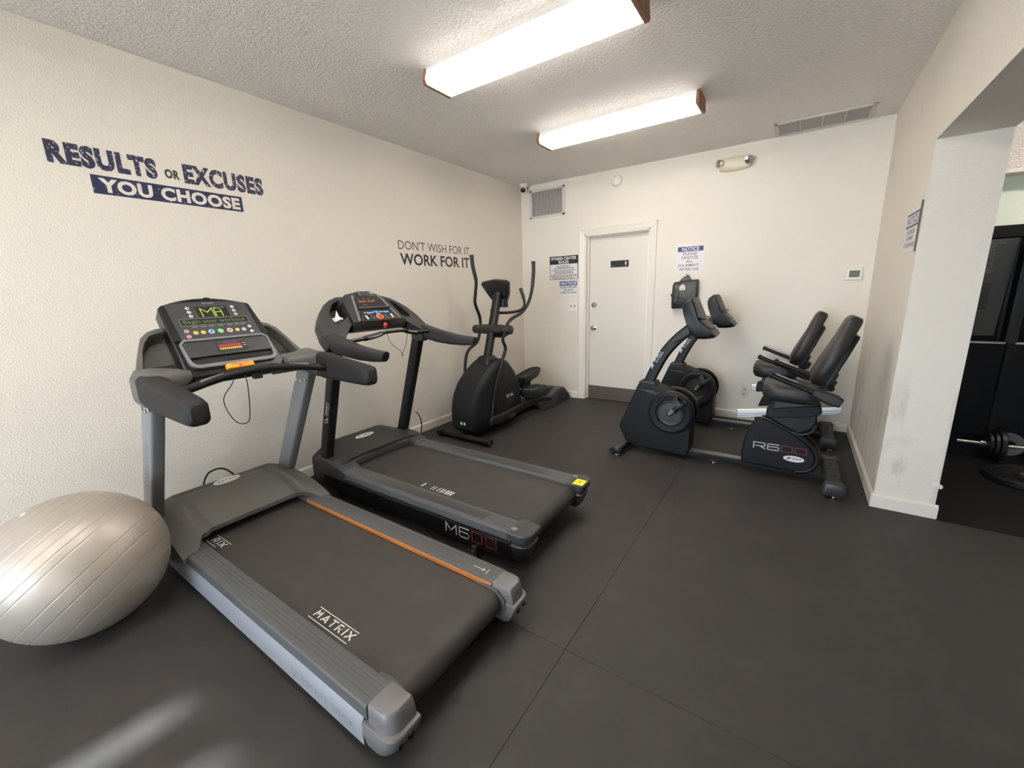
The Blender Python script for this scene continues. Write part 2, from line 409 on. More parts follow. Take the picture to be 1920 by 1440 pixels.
# door with casing, stop, kick plate, knob and deadbolt
cz = struct_root('trim_1', (DX0, 0, 0))
cw = 0.072
def casing(a, b, inw):
    a, b = V(a), V(b); i_ = V(inw); o = V((0, -1, 0))
    sec = [(0, 0), (0, 0.006), (0.010, 0.009), (0.048, 0.011), (0.056, 0.016), (cw-0.004, 0.016), (cw, 0.012), (cw, 0)]
    g = G(); d = (b-a).normalized()
    g.loft([[p+i_*(-x)+o*y+d*(-x*m if e else x*m)*0 for x, y in sec] for p, e, m in ((a, 0, 1), (b, 1, 1))])
    obj('casing', g, 'white_trim', cz)
casing((DX0, 0, 0), (DX0, 0, DZ+cw), (1, 0, 0)); casing((DX1, 0, 0), (DX1, 0, DZ+cw), (-1, 0, 0)); casing((DX0-cw, 0, DZ), (DX1+cw, 0, DZ), (0, 0, -1))
g = G(); g.box(DX0, DX0+0.018, 0, 0.129, 0, DZ); g.box(DX1-0.018, DX1, 0, 0.129, 0, DZ); g.box(DX0, DX1, 0, 0.129, DZ-0.018, DZ)
obj('jamb', g, 'white_trim', cz)
g = G(); g.box(DX0+0.018, DX0+0.03, 0.055, 0.092, 0, DZ-0.018); g.box(DX1-0.03, DX1-0.018, 0.055, 0.092, 0, DZ-0.018); g.box(DX0+0.03, DX1-0.03, 0.055, 0.092, DZ-0.03, DZ-0.018)
obj('door_stop', g, 'white_trim', cz)
dr = struct_root('door_1', (1.27, 0.05, 0))
obj('threshold', G().box(DX0, DX1, 0.0, 0.129, -0.008, 0.002), 'rubber_floor', dr)
obj('door_panel', G().box(DX0+0.021, DX1-0.021, 0.097, 0.129, 0.005, DZ-0.021), 'door_paint', dr)
obj('kick_plate', G().box(DX0+0.03, DX1-0.03, 0.094, 0.097, 0.008, 0.166), 'kick_metal', dr)
kn = obj('door_knob', G().lathe([(0.032, 0), (0.032, 0.006), (0.014, 0.012), (0.012, 0.03), (0.024, 0.04), (0.028, 0.052), (0.02, 0.064), (0.004, 0.067)], (0.975, 0.097, 0.905), (0, -1, 0), 24), 'chrome', dr)
obj('deadbolt', G().lathe([(0.03, 0), (0.03, 0.01), (0.025, 0.018), (0.02, 0.02), (0.003, 0.021)], (0.972, 0.097, 1.185), (0, -1, 0), 24), 'steel', dr)

# ================================================================ ceiling fixtures
def fixture(x0, x1, yc, label):
    t = thing('ceiling_light', label, 'ceiling light', ((x0+x1)/2, yc, H), 'fluorescent wrap fixtures on the ceiling')
    zt, zb = H, H-0.082; a = 0.098; b = 0.118
    obj('housing', G().pyz([(yc-0.104, zt), (yc+0.104, zt), (yc+0.107, zt-0.030), (yc+0.101, zt-0.030), (yc+0.096, zt-0.012), (yc-0.096, zt-0.012), (yc-0.101, zt-0.030), (yc-0.107, zt-0.030)], x0+0.02, x1-0.02), 'lamp_pan', t)
    # lens trough, thin and open to the pan above
    sec = [(-a-0.002, zt-0.028), (-b, zb+0.02), (-b+0.012, zb), (b-0.012, zb), (b, zb+0.02), (a+0.002, zt-0.028)]
    g = G(); g.loft([[(x, yc+y, z) for y, z in sec] for x in (x0+0.018, x1-0.018)], cap=False, closed=False)
    obj('lens', g, 'lens_acrylic', t)
    for s in (-1, 1):
        obj('tube', G().lathe([(0.013, 0), (0.013, x1-x0-0.11)], (x0+0.055, yc+s*0.055, zt-0.045), (1, 0, 0), 12), 'tube_glow', t)
    for x, m in ((x0, 'oak'), (x1-0.02, 'oak')):
        obj('end_cap', G().pyz([(yc-a-0.004, zt), (yc-b-0.004, zb+0.018), (yc-b+0.01, zb-0.005), (yc+b-0.01, zb-0.005), (yc+b+0.004, zb+0.018), (yc+a+0.004, zt)], x, x+0.02), m, t, label='wood-toned end cap')
        xi = x+0.0205 if x == x0 else x-0.0025
        obj('end_plate', G().pyz([(yc-a, zt), (yc-b, zb+0.02), (yc-b+0.012, zb-0.002), (yc+b-0.012, zb-0.002), (yc+b, zb+0.02), (yc+a, zt)], xi, xi+0.002), 'lamp_pan', t)
fixture(1.10, 2.35, -2.645, 'long fluorescent ceiling light with wood end caps, the one nearer the camera')
fixture(1.11, 2.37, -1.355, 'long fluorescent ceiling light with wood end caps, the one nearer the door')

fixture(1.10, 2.36, -4.40, 'fluorescent ceiling light added as fill over the grey treadmill, just above the view')  # this and the next two are unseen fixtures added to fill the room
fixture(1.10, 2.36, -5.75, 'unseen fluorescent ceiling light added as fill behind the camera')
fixture(1.10, 2.36, -7.1, 'unseen fluorescent ceiling light added as fill nearest the window wall')
# return-air register in the ceiling by the back wall
t = thing('ceiling_vent', 'long white four-section air register on the ceiling above the back wall', 'vent', (3.07, -0.225, H))
vx0, vx1, vy0, vy1 = 2.745, 3.40, -0.395, -0.055
g = G()
for b in ((vx0, vx1, vy0, vy0+0.03), (vx0, vx1, vy1-0.03, vy1), (vx0, vx0+0.03, vy0, vy1), (vx1-0.03, vx1, vy0, vy1)): g.box(b[0], b[1], b[2], b[3], H-0.012, H-0.0005)
obj('frame', g, 'grille_white', t, bevel=0.004)
obj('backing', G().box(vx0+0.03, vx1-0.03, vy0+0.03, vy1-0.03, H-0.003, H-0.0005), 'grille_slat', t)
for k in range(1, 4):
    x = vx0+0.03+(vx1-vx0-0.06)*k/4; obj('divider', G().box(x-0.005, x+0.005, vy0+0.03, vy1-0.03, H-0.011, H-0.003), 'grille_white', t)
g = G()
for k in range(26):
    y = vy0+0.036+(vy1-vy0-0.07)*k/25; g.prism([(vx0+0.03, y, H-0.010), (vx0+0.03, y+0.0015, H-0.010), (vx0+0.03, y+0.007, H-0.003), (vx0+0.03, y+0.0055, H-0.003)], (vx1-vx0-0.06, 0, 0))
o = obj('louver', g, 'grille_white', t); o['kind'] = 'stuff'

# return grille on the back wall
t = thing('wall_vent', 'white wall grille with upright louvers high on the back wall beside the corner', 'vent', (0.375, 0, 2.26))
gx0, gx1, gz0, gz1 = 0.13, 0.622, 2.262, 2.598; ix0, ix1, iz0, iz1 = 0.166, 0.59, 2.29, 2.57
g = G()
for b in ((gx0, gx1, gz0, iz0), (gx0, gx1, iz1, gz1), (gx0, ix0, gz0, gz1), (ix1, gx1, gz0, gz1)): g.box(b[0], b[1], -0.012, -0.0005, b[2], b[3])
obj('frame', g, 'grille_white', t, bevel=0.004)
obj('backing', G().box(ix0, ix1, -0.002, -0.0005, iz0, iz1), 'grille_dark', t)
g = G(); n = 24
for k in range(n):
    x = ix0+0.004+(ix1-ix0-0.01)*k/(n-1); g.prism([(x, -0.010, iz0), (x+0.0022, -0.010, iz0), (x+0.0085, -0.002, iz0), (x+0.006, -0.002, iz0)], (0, 0, iz1-iz0))
o = obj('louver', g, 'grille_slat', t); o['kind'] = 'stuff'

# smoke detector, security camera, emergency light
t = thing('smoke_detector', 'round white smoke detector on the back wall below the ceiling', 'smoke detector', (1.26, 0, 2.54))
obj('body', G().lathe([(0.066, 0), (0.066, 0.012), (0.058, 0.026), (0.046, 0.034), (0.02, 0.038), (0.003, 0.0385)], (1.26, 0, 2.54), (0, -1, 0), 32), 'plastic_white', t)
obj('slot', G().box(1.292, 1.297, -0.037, -0.028, 2.545, 2.565), 'grille_slat', t); obj('test_button', G().lathe([(0.007, 0), (0.006, 0.003), (0.001, 0.0035)], (1.25, -0.0372, 2.573), (0, -1, 0), 12), 'grille_slat', t)
t = thing('security_camera', 'small white dome security camera in the upper corner with a dark round lens', 'security camera', (0.115, -0.12, H))
obj('mount', G().lathe([(0.05, 0), (0.05, 0.022), (0.044, 0.034), (0.036, 0.036)], (0.115, -0.12, H), (0, 0, -1), 24), 'plastic_white', t)
obj('eyeball', G().ell((0.115, -0.125, H-0.062), 0.04, 0.04, 0.04, 20, 10), 'plastic_white', t)
ld = V((0.35, -0.86, -0.38)).normalized(); lc = V((0.115, -0.125, H-0.062))+ld*0.026
obj('lens', G().lathe([(0.029, 0), (0.029, 0.012), (0.022, 0.016), (0.003, 0.017)], lc, ld, 20), 'gloss_black', t)
t = thing('emergency_light', 'beige oval emergency light with two chrome lamp heads on the back wall', 'emergency light', (2.425, 0, 2.5))
sx = []
for i in range(17):
    u = -1+2*i/16; k = math.sqrt(max(0.0, 1-(abs(u)*0.86)**2.4)); hh = 0.062*(0.55+0.45*k); dd = 0.07*(0.35+0.65*k)
    sx.append([(2.43+u*0.13, -dd*max(0, math.sin(a))**0.6 if math.sin(a) > 0 else 0.0, 2.496+hh*math.cos(a)) for a in [PI*j/12 for j in range(13)]])
obj('housing', G().loft(sx), 'plastic_ivory', t)
for xx, d in ((2.305, (-0.55, -0.8, -0.1)), (2.545, (0.25, -0.85, -0.35))):
    c = V((xx, -0.066, 2.505)); d = V(d).normalized()
    h_ = obj('lamp_head', G().lathe([(0.006, -0.04), (0.024, -0.034), (0.034, -0.014), (0.037, 0.008), (0.037, 0.016), (0.033, 0.018)], c, d, 24), 'aluminium', t)
    obj('lamp_lens', G().lathe([(0.033, 0.016), (0.02, 0.022), (0.003, 0.024)], c, d, 20), 'lens_amber', h_)

# ================================================================ signs and plates on the walls
X_, Z_, NY = V((1, 0, 0)), V((0, 0, 1)), -1
def sign(name, label, x0, x1, z0, z1, m='sign_white', th=0.004, bevel=0.0, y=0.0):
    t = thing(name, label, 'sign', ((x0+x1)/2, y, z0))
    obj('board', G().box(x0, x1, y-th, y-0.0004, z0, z1), m, t, bevel=bevel)
    return t
E_ = 0.0006
t = sign('rules_sign', 'white fitness rules sign with black heading and fine print, left of the door', 0.41, 0.80, 1.505, 1.785, 'black_ink')
obj('paper', G().box(0.416, 0.794, -0.0046, -0.004, 1.511, 1.688), 'sign_white', t)
g = G(); text(g, 'FITNESS CENTER', (0.432, -0.0046, 1.738), X_, Z_, 0.346, 0.036, 0.03); text(g, 'RULES', (0.535, -0.0046, 1.696), X_, Z_, 0.14, 0.034, 0.03)
obj('lettering', g, 'white_ink', t)
g = G()
for k, (z, wd, hh) in enumerate(((1.667, 0.20, 0.008), (1.652, 0.16, 0.008), (1.638, 0.27, 0.010), (1.615, 0.33, 0.008), (1.597, 0.25, 0.010), (1.578, 0.27, 0.010), (1.557, 0.35, 0.009), (1.539, 0.35, 0.009), (1.522, 0.31, 0.008))):
    x = 0.605-wd/2
    while x < 0.605+wd/2-0.012:
        l = random.uniform(0.012, 0.04); l = min(l, 0.605+wd/2-x)
        y_ = -0.0049; g.add([(x, y_, z-hh/2), (x+l, y_, z-hh/2), (x+l, y_, z+hh/2), (x, y_, z+hh/2)], [(0, 1, 2, 3)]); x += l+0.007
o = obj('fine_print', g, 'thin_ink', t); o['kind'] = 'stuff'
t = sign('notice_sign', 'small white notice about turning off the lights, under the fitness rules', 0.54, 0.795, 1.315, 1.488)
obj('heading_band', G().box(0.549, 0.786, -0.0046, -0.004, 1.425, 1.48), 'sign_blue_light', t, bevel=0.004)
obj('heading', text(G(), 'NOTICE', (0.562, -0.0049, 1.434), X_, Z_, 0.211, 0.038, 0.03, 0.12), 'white_ink', t)
g = G(); text(g, 'PLEASE TURN OFF', (0.558, -0.0044, 1.394), X_, Z_, 0.22, 0.022, 0.02); text(g, 'THE LIGHTS', (0.598, -0.0044, 1.362), X_, Z_, 0.14, 0.022, 0.02); text(g, 'WHEN YOU LEAVE', (0.56, -0.0044, 1.330), X_, Z_, 0.216, 0.022, 0.02)
obj('lettering', g, 'black_ink', t)
t = sign('sanitize_sign', 'white notice asking people to sanitize all equipment, hung above the black bag', 1.93, 2.222, 1.512, 1.798)
obj('heading_band', G().box(1.951, 2.2, -0.0046, -0.004, 1.728, 1.776), 'sign_blue', t)
obj('heading', text(G(), 'NOTICE', (1.992, -0.0049, 1.734), X_, Z_, 0.168, 0.036, 0.02), 'white_ink', t)
g = G()
for s, z, x, wd in (('PLEASE', 1.69, 2.006, 0.136), ('SANITIZE', 1.652, 1.992, 0.162), ('ALL', 1.614, 2.04, 0.066), ('EQUIPMENT', 1.572, 1.963, 0.205), ('AFTER USE', 1.534, 1.974, 0.192)): text(g, s, (x, -0.0044, z), X_, Z_, wd, 0.029, 0.008)
obj('lettering', g, 'text_ink', t)
t = thing('risk_sign', 'white notice on the right side wall about using equipment at own risk', 'sign', (W, -1.35, 1.53))
EY = V((0, -1, 0)); xw = W-0.004
obj('board', G().box(W-0.004, W-0.0004, -1.545, -1.165, 1.53, 1.768), 'sign_white', t)
obj('edge', G().box(W-0.009, W-0.0005, -1.551, -1.545, 1.525, 1.79), 'thin_ink', t)
obj('heading_band', G().box(xw-0.0005, xw, -1.515, -1.2, 1.668, 1.75), 'sign_violet', t)
obj('heading_field', G().box(xw-0.0008, xw-0.0005, -1.505, -1.206, 1.682, 1.737), 'sign_white', t)
obj('heading', text(G(), 'NOTICE', (xw-0.0011, -1.225, 1.688), EY, Z_, 0.26, 0.043, 0.03), 'sign_violet', t)
g = G()
for s, z, y, wd in (('USE EXERCISE', 1.63, -1.245, 0.22), ('EQUIPMENT', 1.594, -1.265, 0.18), ('AT YOUR OWN RISK', 1.556, -1.21, 0.29)): text(g, s, (xw-0.0004, y, z), EY, Z_, wd, 0.026, 0.02)
obj('lettering', g, 'thin_ink', t)
# restroom plate on the door
t = thing('restroom_sign', 'small black restroom plate with a white figure, fixed on the white door', 'sign', (1.28, 0.097, 1.62))
obj('plate', G().box(1.175, 1.392, 0.092, 0.0968, 1.618, 1.692), 'black_ink', t, bevel=0.006)
g = G(); oval(g, (1.358, 0.0919, 1.678), X_, Z_, 0.006, 0.006, -0.0004, 14)
g.prism([(1.345, 0.0919, 1.668), (1.371, 0.0919, 1.668), (1.366, 0.0919, 1.648), (1.363, 0.0919, 1.648), (1.361, 0.0919, 1.626), (1.355, 0.0919, 1.626), (1.353, 0.0919, 1.648), (1.350, 0.0919, 1.648)], (0, -0.0004, 0))
obj('figure', g, 'white_ink', t)
obj('lettering', text(G(), 'Men', (1.184, 0.0914, 1.630), X_, Z_, 0.042, 0.013, 0.02), 'grey_ink', t)
obj('worn_letters', text(G(), 'RESTROOM', (1.232, 0.0914, 1.648), X_, Z_, 0.085, 0.018, 0.0), 'panel_grey', t)
# light switch, outlet, thermostat
t = thing('light_switch', 'white double toggle switch plate below the notices, beside the door casing', 'light switch', (0.735, 0, 1.11))
obj('plate', G().box(0.672, 0.798, -0.006, -0.0004, 1.112, 1.23), 'plastic_white', t, bevel=0.003)
for x in (0.71, 0.758): obj('toggle', G().prism([(x-0.004, -0.006, 1.160), (x+0.004, -0.006, 1.160), (x+0.004, -0.018, 1.180), (x-0.004, -0.018, 1.180)], (0, 0.003, 0.012)), 'thin_ink', t)
t = thing('wall_outlet', 'ivory duplex power outlet low on the back wall between the bikes', 'outlet', (2.685, 0, 0.235))
obj('plate', G().box(2.648, 2.722, -0.006, -0.0004, 0.235, 0.352), 'plastic_ivory', t, bevel=0.003)
for z in (0.268, 0.318):
    s_ = obj('socket', oval(G(), (2.685, -0.0078, z), X_, Z_, 0.017, 0.017, 0.002), 'grille_slat', t)
    g = G()
    for dx in (-0.006, 0.006): g.box(2.685+dx-0.0012, 2.685+dx+0.0012, -0.0086, -0.0078, z-0.002, z+0.008)
    obj('slot', g, 'hole_black', s_)
t = thing('thermostat', 'white thermostat with a dark display at the right end of the back wall', 'thermostat', (3.43, 0, 1.385))
obj('body', G().box(3.372, 3.488, -0.028, -0.0004, 1.385, 1.487), 'plastic_white', t, bevel=0.006)
obj('display', G().box(3.398, 3.47, -0.0292, -0.028, 1.408, 1.465), 'lcd', t)

# ================================================================ wall lettering
YL = V((0, 1, 0)); xo = 0.0012
def letter_line(t, name, s, y0, y1, z0, z1, m, bold):
    vs, fs = text_geo(s, bold)
    full = text(G(), s, (xo, y0, z0), YL, Z_, y1-y0, z1-z0, bold)
    par = list(range(len(full.v)))
    def find(a):
        while par[a] != a: par[a] = par[par[a]]; a = par[a]
        return a
    for f in full.f:
        for q in f[1:]: par[find(q)] = find(f[0])
    isl = {}
    for f in full.f: isl.setdefault(find(f[0]), []).append(f)
    spans = sorted((min(full.v[i][1] for f in fs for i in f), max(full.v[i][1] for f in fs for i in f), k) for k, fs in isl.items())
    words, cur, end = [], [], None
    gap = 0.30*(z1-z0)
    for a, b, k in spans:
        if end is not None and a-end > gap: words.append(cur); cur = []
        cur.append(k); end = b if end is None or not cur[1:] else max(end, b)
    words.append(cur)
    for wd in words:
        g = G(); ids = sorted(set(i for k in wd for f in isl[k] for i in f)); mp = {i: n for n, i in enumerate(ids)}
        g.add([full.v[i] for i in ids], [tuple(mp[i] for i in f) for k in wd for f in isl[k]])
        o = obj(name, g, m, t)
    return o
t = thing('wall_slogan', 'navy distressed wall lettering with a reversed white-on-navy bar on the left wall', 'wall lettering', (0, -3.7, 1.93))
letter_line(t, 'word_results', 'RESULTS', -4.213, -3.785, 2.046, 2.152, 'navy_worn', 0.062)
letter_line(t, 'word_or', 'OR', -3.752, -3.682, 2.062, 2.112, 'charcoal_ink', 0.045)
letter_line(t, 'word_excuses', 'EXCUSES', -3.662, -3.216, 2.05, 2.158, 'navy_worn', 0.055)
obj('bar', G().box(0.0004, 0.0012, -4.072, -3.362, 1.930, 2.021), 'navy_bar', t)
xo = 0.0018; letter_line(t, 'lettering', 'YOU CHOOSE', -4.045, -3.378, 1.940, 2.010, 'wall_paint', 0.045); xo = 0.0012
t = thing('wall_motto', 'two-line charcoal wall lettering with thin line over bold line, left wall above the treadmill', 'wall lettering', (0, -1.6, 1.64))
letter_line(t, 'word', "DON'T WISH FOR IT", -2.09, -1.085, 1.781, 1.862, 'thin_ink', 0.0)
letter_line(t, 'word', 'WORK FOR IT', -2.078, -1.098, 1.643, 1.75, 'charcoal_ink', 0.022)

# ================================================================ black wipe bag on the wall
t = thing('wipes_bag', 'black plastic bag with a white house-shaped tag hanging on the back wall', 'bag', (2.06, -0.05, 1.15))
rings = []
for z, hw, d0 in ((1.152, 0.118, 0.075), (1.165, 0.126, 0.085), (1.28, 0.128, 0.088), (1.40, 0.126, 0.07), (1.425, 0.122, 0.05), (1.432, 0.118, 0.04)):
    rings.append([(2.055+x, -d0/2-0.003+y, z+0.012*(x/0.12)) for x, y in rrect(2*hw, d0, 0.02)])
obj('pouch', G().loft(rings), 'bag_black', t)
obj('hanger_strap', G().prism([(1.985, -0.03, 1.428), (2.115, -0.03, 1.432), (2.075, -0.016, 1.492), (2.045, -0.016, 1.492)], (0, 0.012, 0)), 'bag_black', t, bevel=0.004)
obj('hook', G().box(2.03, 2.05, -0.03, -0.001, 1.475, 1.512), 'plastic_white', t, bevel=0.004)
tg = obj('tag', G().prism([(2.008, -0.0925, 1.335), (2.064, -0.0925, 1.338), (2.064, -0.0925, 1.375), (2.037, -0.0925, 1.400), (2.008, -0.0925, 1.372)], (0, 0.003, 0)), 'sign_white', t)
g = G(); strokes(g, [[(0, 0), (0.5, 0.5), (1, 0)]], (2.02, -0.0932, 1.372), X_, Z_, 0.032, 0.03, 0.004)
obj('roof_mark', g, 'red_ink', tg); obj('letters', text(G(), 'PA', (2.022, -0.0932, 1.345), X_, Z_, 0.03, 0.016, 0.05), 'thin_ink', tg)
obj('side_knob', G().ell((1.924, -0.05, 1.285), 0.012, 0.02, 0.018, 12, 6), 'bag_black', t)

# ================================================================ big treadmill, nearest the camera
yc = -3.86
t1 = thing('treadmill', 'grey treadmill with a silver frame and glowing green display, nearest the camera', 'treadmill', (1.2, yc, 0))
def groove_section(y0, y1, zt, zb, n=5):
    """rail cross-section (y, z) with n shallow ribs on top"""
    pts = [(y0, zb), (y0, zt-0.008), (y0+0.004, zt-0.002)]
    a, b = y0+0.012, y1-0.012
    for k in range(n):
        u0 = a+(b-a)*k/n; u1 = a+(b-a)*(k+0.90)/n
        pts += [(u0, zt), (u1, zt), (u1+0.0006, zt-0.0012), (a+(b-a)*(k+1)/n-0.0006, zt-0.0012)]
    pts += [(y1-0.004, zt-0.002), (y1, zt-0.008), (y1, zb)]
    return pts
for s, (ya, yb) in ((-1, (-4.22, -4.124)), (1, (-3.605, -3.5))):
    r_ = obj('side_rail', G().pyz(groove_section(ya, yb, 0.2, 0.15), 0.62, 2.118), 'rail_grey', t1, ang=25)
    if s > 0:
        obj('accent_strip', G().box(0.74, 2.115, -3.6085, -3.602, 0.1785, 0.196), 'copper', r_, label='orange edge strip')
        g = G(); strokes(g, [[(0, 0), (1, 0)], [(0.8, 0.25), (1, 0), (0.8, -0.25)], [(1.25, -0.5), (1.25, 0.4)]], (1.985, -3.555, 0.2006), X_, (0, 1, 0), 0.06, 0.03, 0.004)
        obj('arrow_mark', g, 'silver_ink', r_)
# side frames: painted steel channel with a bright chamfered shoulder
for s, yo in ((-1, -4.228), (1, -3.492)):
    i_ = 0.03*-s
    sec = [(yo, 0.05), (yo, 0.125), (yo+i_*0.5, 0.156), (yo+i_*1.2, 0.156), (yo+i_*1.2, 0.05)]
    f_ = obj('side_frame', G().pyz(sec, 0.5, 2.098), 'silver_paint', t1)
    if s < 0:
        obj('lettering', text(G(), 'ULTIMATE DECK', (1.70, yo-0.0006, 0.077), X_, Z_, 0.36, 0.03, -0.008), 'grey_ink', f_)
obj('deck', G().box(0.45, 2.06, -4.195, -3.525, 0.05, 0.15), 'satin_black', t1)
# belt wrapped round the rear roller
pr = [(0.5, 0.178), (1.2, 0.178), (2.118, 0.178)]+[(2.118+0.054*math.sin(a), 0.124+0.054*math.cos(a)) for a in [PI*k/14 for k in range(1, 14)]]+[(2.118, 0.07), (0.5, 0.07), (0.5, 0.08), (2.10, 0.08), (2.155, 0.1), (2.155, 0.15), (2.10, 0.168), (0.5, 0.168)]
b1 = obj('running_belt', G().pxz(pr, yc-0.262, yc+0.252), 'belt_rubber', t1, ang=30)
zb = 0.1784
MX = {'M': ([[(0, 0), (0.12, 1), (0.5, 0.35), (0.88, 1), (1, 0)]], 1.0), 'A': ([[(0, 0), (0.5, 1), (1, 0)], [(0.44, 0.2), (0.56, 0.2)]], 1.0), 'T': ([[(0, 1), (1, 1)], [(0.5, 1), (0.5, 0)]], 0.9),
      'R': ([[(0, 0), (0, 1), (0.85, 1), (0.95, 0.85), (0.95, 0.6), (0.8, 0.45), (0.4, 0.45), (0.95, 0)]], 0.85), 'I': ([[(0, 0), (0, 1)]], 0.0), 'X': ([[(0, 0), (1, 1)], [(0, 1), (1, 0)]], 0.95)}
def matrix_word(g, word, org, ex, ey, wd, ht, tk):
    tot = sum(MX[c][1] for c in word); gap = 0.66; u = wd/(tot+gap*(len(word)-1)); x = 0
    for c in word:
        strokes(g, MX[c][0], V(org)+V(ex)*x, ex, ey, u*max(MX[c][1], 0.01), ht, tk); x += u*(MX[c][1]+gap)
    return g
YP = V((0, 1, 0))
g = G(); matrix_word(g, 'MATRIX', (1.622, -4.088, zb), X_, YP, 0.224, 0.027, 0.0062)
quad(g, (1.607, -4.105, zb), X_, YP, 0.245, 0.003); quad(g, (1.607, -4.052, zb), X_, YP, 0.245, 0.003)
obj('belt_lettering', g, 'white_ink', b1)
g = G(); matrix_word(g, 'RIX', (0.695, -4.088, zb), X_, YP, 0.108, 0.027, 0.0062)
quad(g, (0.66, -4.105, zb), X_, YP, 0.118, 0.003); quad(g, (0.66, -4.052, zb), X_, YP, 0.162, 0.003)
obj('belt_lettering', g, 'white_ink', b1)
# rear caps
def rear_cap(s, yi, yo, x0, parent, m, zt=0.203, xe=2.235):
    ym = (yi+yo)/2; o = 1 if yo > yi else -1
    def ring(z, xa, xb, di, do, r): return [(x, y, z) for x, y in rcorner(xa, xb, yi+o*di, yo-o*do, 0.008, r)]
    g = G()
    g.loft([ring(0.036, x0+0.01, xe-0.06, 0.012, 0.014, 0.04), ring(0.05, x0-0.012, xe-0.04, 0.004, 0.006, 0.045), ring(0.09, x0-0.022, xe-0.014, 0.0, 0.001, 0.045), ring(0.130, x0-0.022, xe, 0.0, 0.0, 0.045), ring(0.137, x0-0.022, xe-0.002, 0.002, 0.003, 0.044),
            ring(0.139, x0, xe-0.014, 0.006, 0.011, 0.040), ring(0.170, x0, xe-0.017, 0.006, 0.012, 0.040), ring(zt-0.008, x0, xe-0.023, 0.007, 0.014, 0.040), ring(zt-0.002, x0, xe-0.028, 0.010, 0.018, 0.038), ring(zt, x0, xe-0.034, 0.014, 0.023, 0.034)])
    c_ = obj('rear_cap', g, m, parent, ang=30)
    for yy, r_ in ((ym-s*0.018, 0.013), (ym+s*0.022, 0.009)):
        obj('bolt_hole', G().lathe([(r_, -0.01), (r_, 0.003), (r_*0.7, 0.003), (r_*0.7, -0.004)], (xe-0.012, yy, 0.095), (1, 0, 0.1), 16), 'hole_black', c_)
    return c_
rear_cap(-1, -4.112, -4.228, 2.12, t1, 'cap_grey'); rear_cap(1, -3.61, -3.493, 2.12, t1, 'cap_grey')
for yy in (-4.116, -3.604):     # roller guards hugging the belt edge
    sec = [(2.045, 0.182), (2.10, 0.189), (2.15, 0.182), (2.186, 0.15), (2.192, 0.115), (2.17, 0.075), (2.13, 0.06), (2.05, 0.06)]
    obj('roller_guard', G().pxz(sec, yy-0.011, yy+0.011), 'rail_grey', t1, bevel=0.004)
# motor hood: arched cover over the front of the deck
def hood_z(x, v, c):
    av = abs(v)
    k = min(1, max(0, (c['x1']-x)/(c['x1']-c['x0'])))
    z = c['zf']+(c['zt']-c['zf'])*(1-(1-k)**2.1)
    if k > 0.93: z -= 0.05*((k-0.93)/0.07)**2
    z -= c['drop']*max(0, (av-c['vs'])/(c['vw']-c['vs']))**1.6*(0.25+0.75*k)
    return z
def make_hood(parent, ycn, c, m, groove=True):
    nx, ny = 44, 72; rings = []
    for j in range(ny+1):
        v = -c['vw']+2*c['vw']*j/ny; av = abs(v)
        xf = c['x1c']+(c['x1']-c['x1c'])*min(1, max(0, (av-c['vc'])/0.05)) if groove else c['x1c']+(c['x1']-c['x1c'])*(av/c['vw'])**2
        ring = []
        for i in range(nx+1):
            x = c['x0']+(xf-c['x0'])*i/nx
            z = hood_z(x, v, c)
            if groove:
                gv = 0.245+0.05*max(0, (x-0.30))/0.45*0.6-0.02; d = abs(av-gv)
                dep = 0.013*max(0, 1-(d/0.026)**4) if x > 0.33 else 0
                if av < gv and 0.315 < x < 0.375: dep = max(dep, 0.007*max(0, 1-(abs(x-0.345)/0.022)**4))
                z -= dep
            ring.append((x, ycn+v, z))
        zb_ = c['zb'] if av > c['vc'] else 0.185
        ring += [(xf-0.004, ycn+v, max(zb_, ring[-1][2]-0.025)), (c['x0']+0.03, ycn+v, c['zb']), (c['x0'], ycn+v, c['zb']+0.02)]
        rings.append(ring)
    g = G(); g.loft(rings, True)
    return obj('motor_hood', g, m, parent, ang=48)
H1 = dict(x0=0.275, x1=0.785, x1c=0.70, zf=0.208, zt=0.335, drop=0.075, vs=0.24, vw=0.378, vc=0.262, zb=0.045)
h1 = make_hood(t1, yc, H1, 'grey_plastic')
bn = V((0.28, 0, 0.96)).normalized(); bx = V((0, 1, 0)); by = bn.cross(bx).normalized()
bz1 = hood_z(0.36, 0, H1)
bo = V((0.36, yc+0.0, bz1-0.004))
bd = obj('badge', oval(G(), bo, bx, by, 0.072, 0.03, 0.010), 'chrome', h1, bevel=0.003)
obj('badge_face', oval(G(), bo+bn*0.0105, bx, by, 0.064, 0.023, 0.001), 'grey_ink' if False else 'sign_white', bd)
g = G(); matrix_word(g, 'MATRIX', bo+bn*0.0122-bx*0.046-by*0.006, bx, by, 0.092, 0.012, 0.0025); obj('badge_lettering', g, 'black_ink', bd)
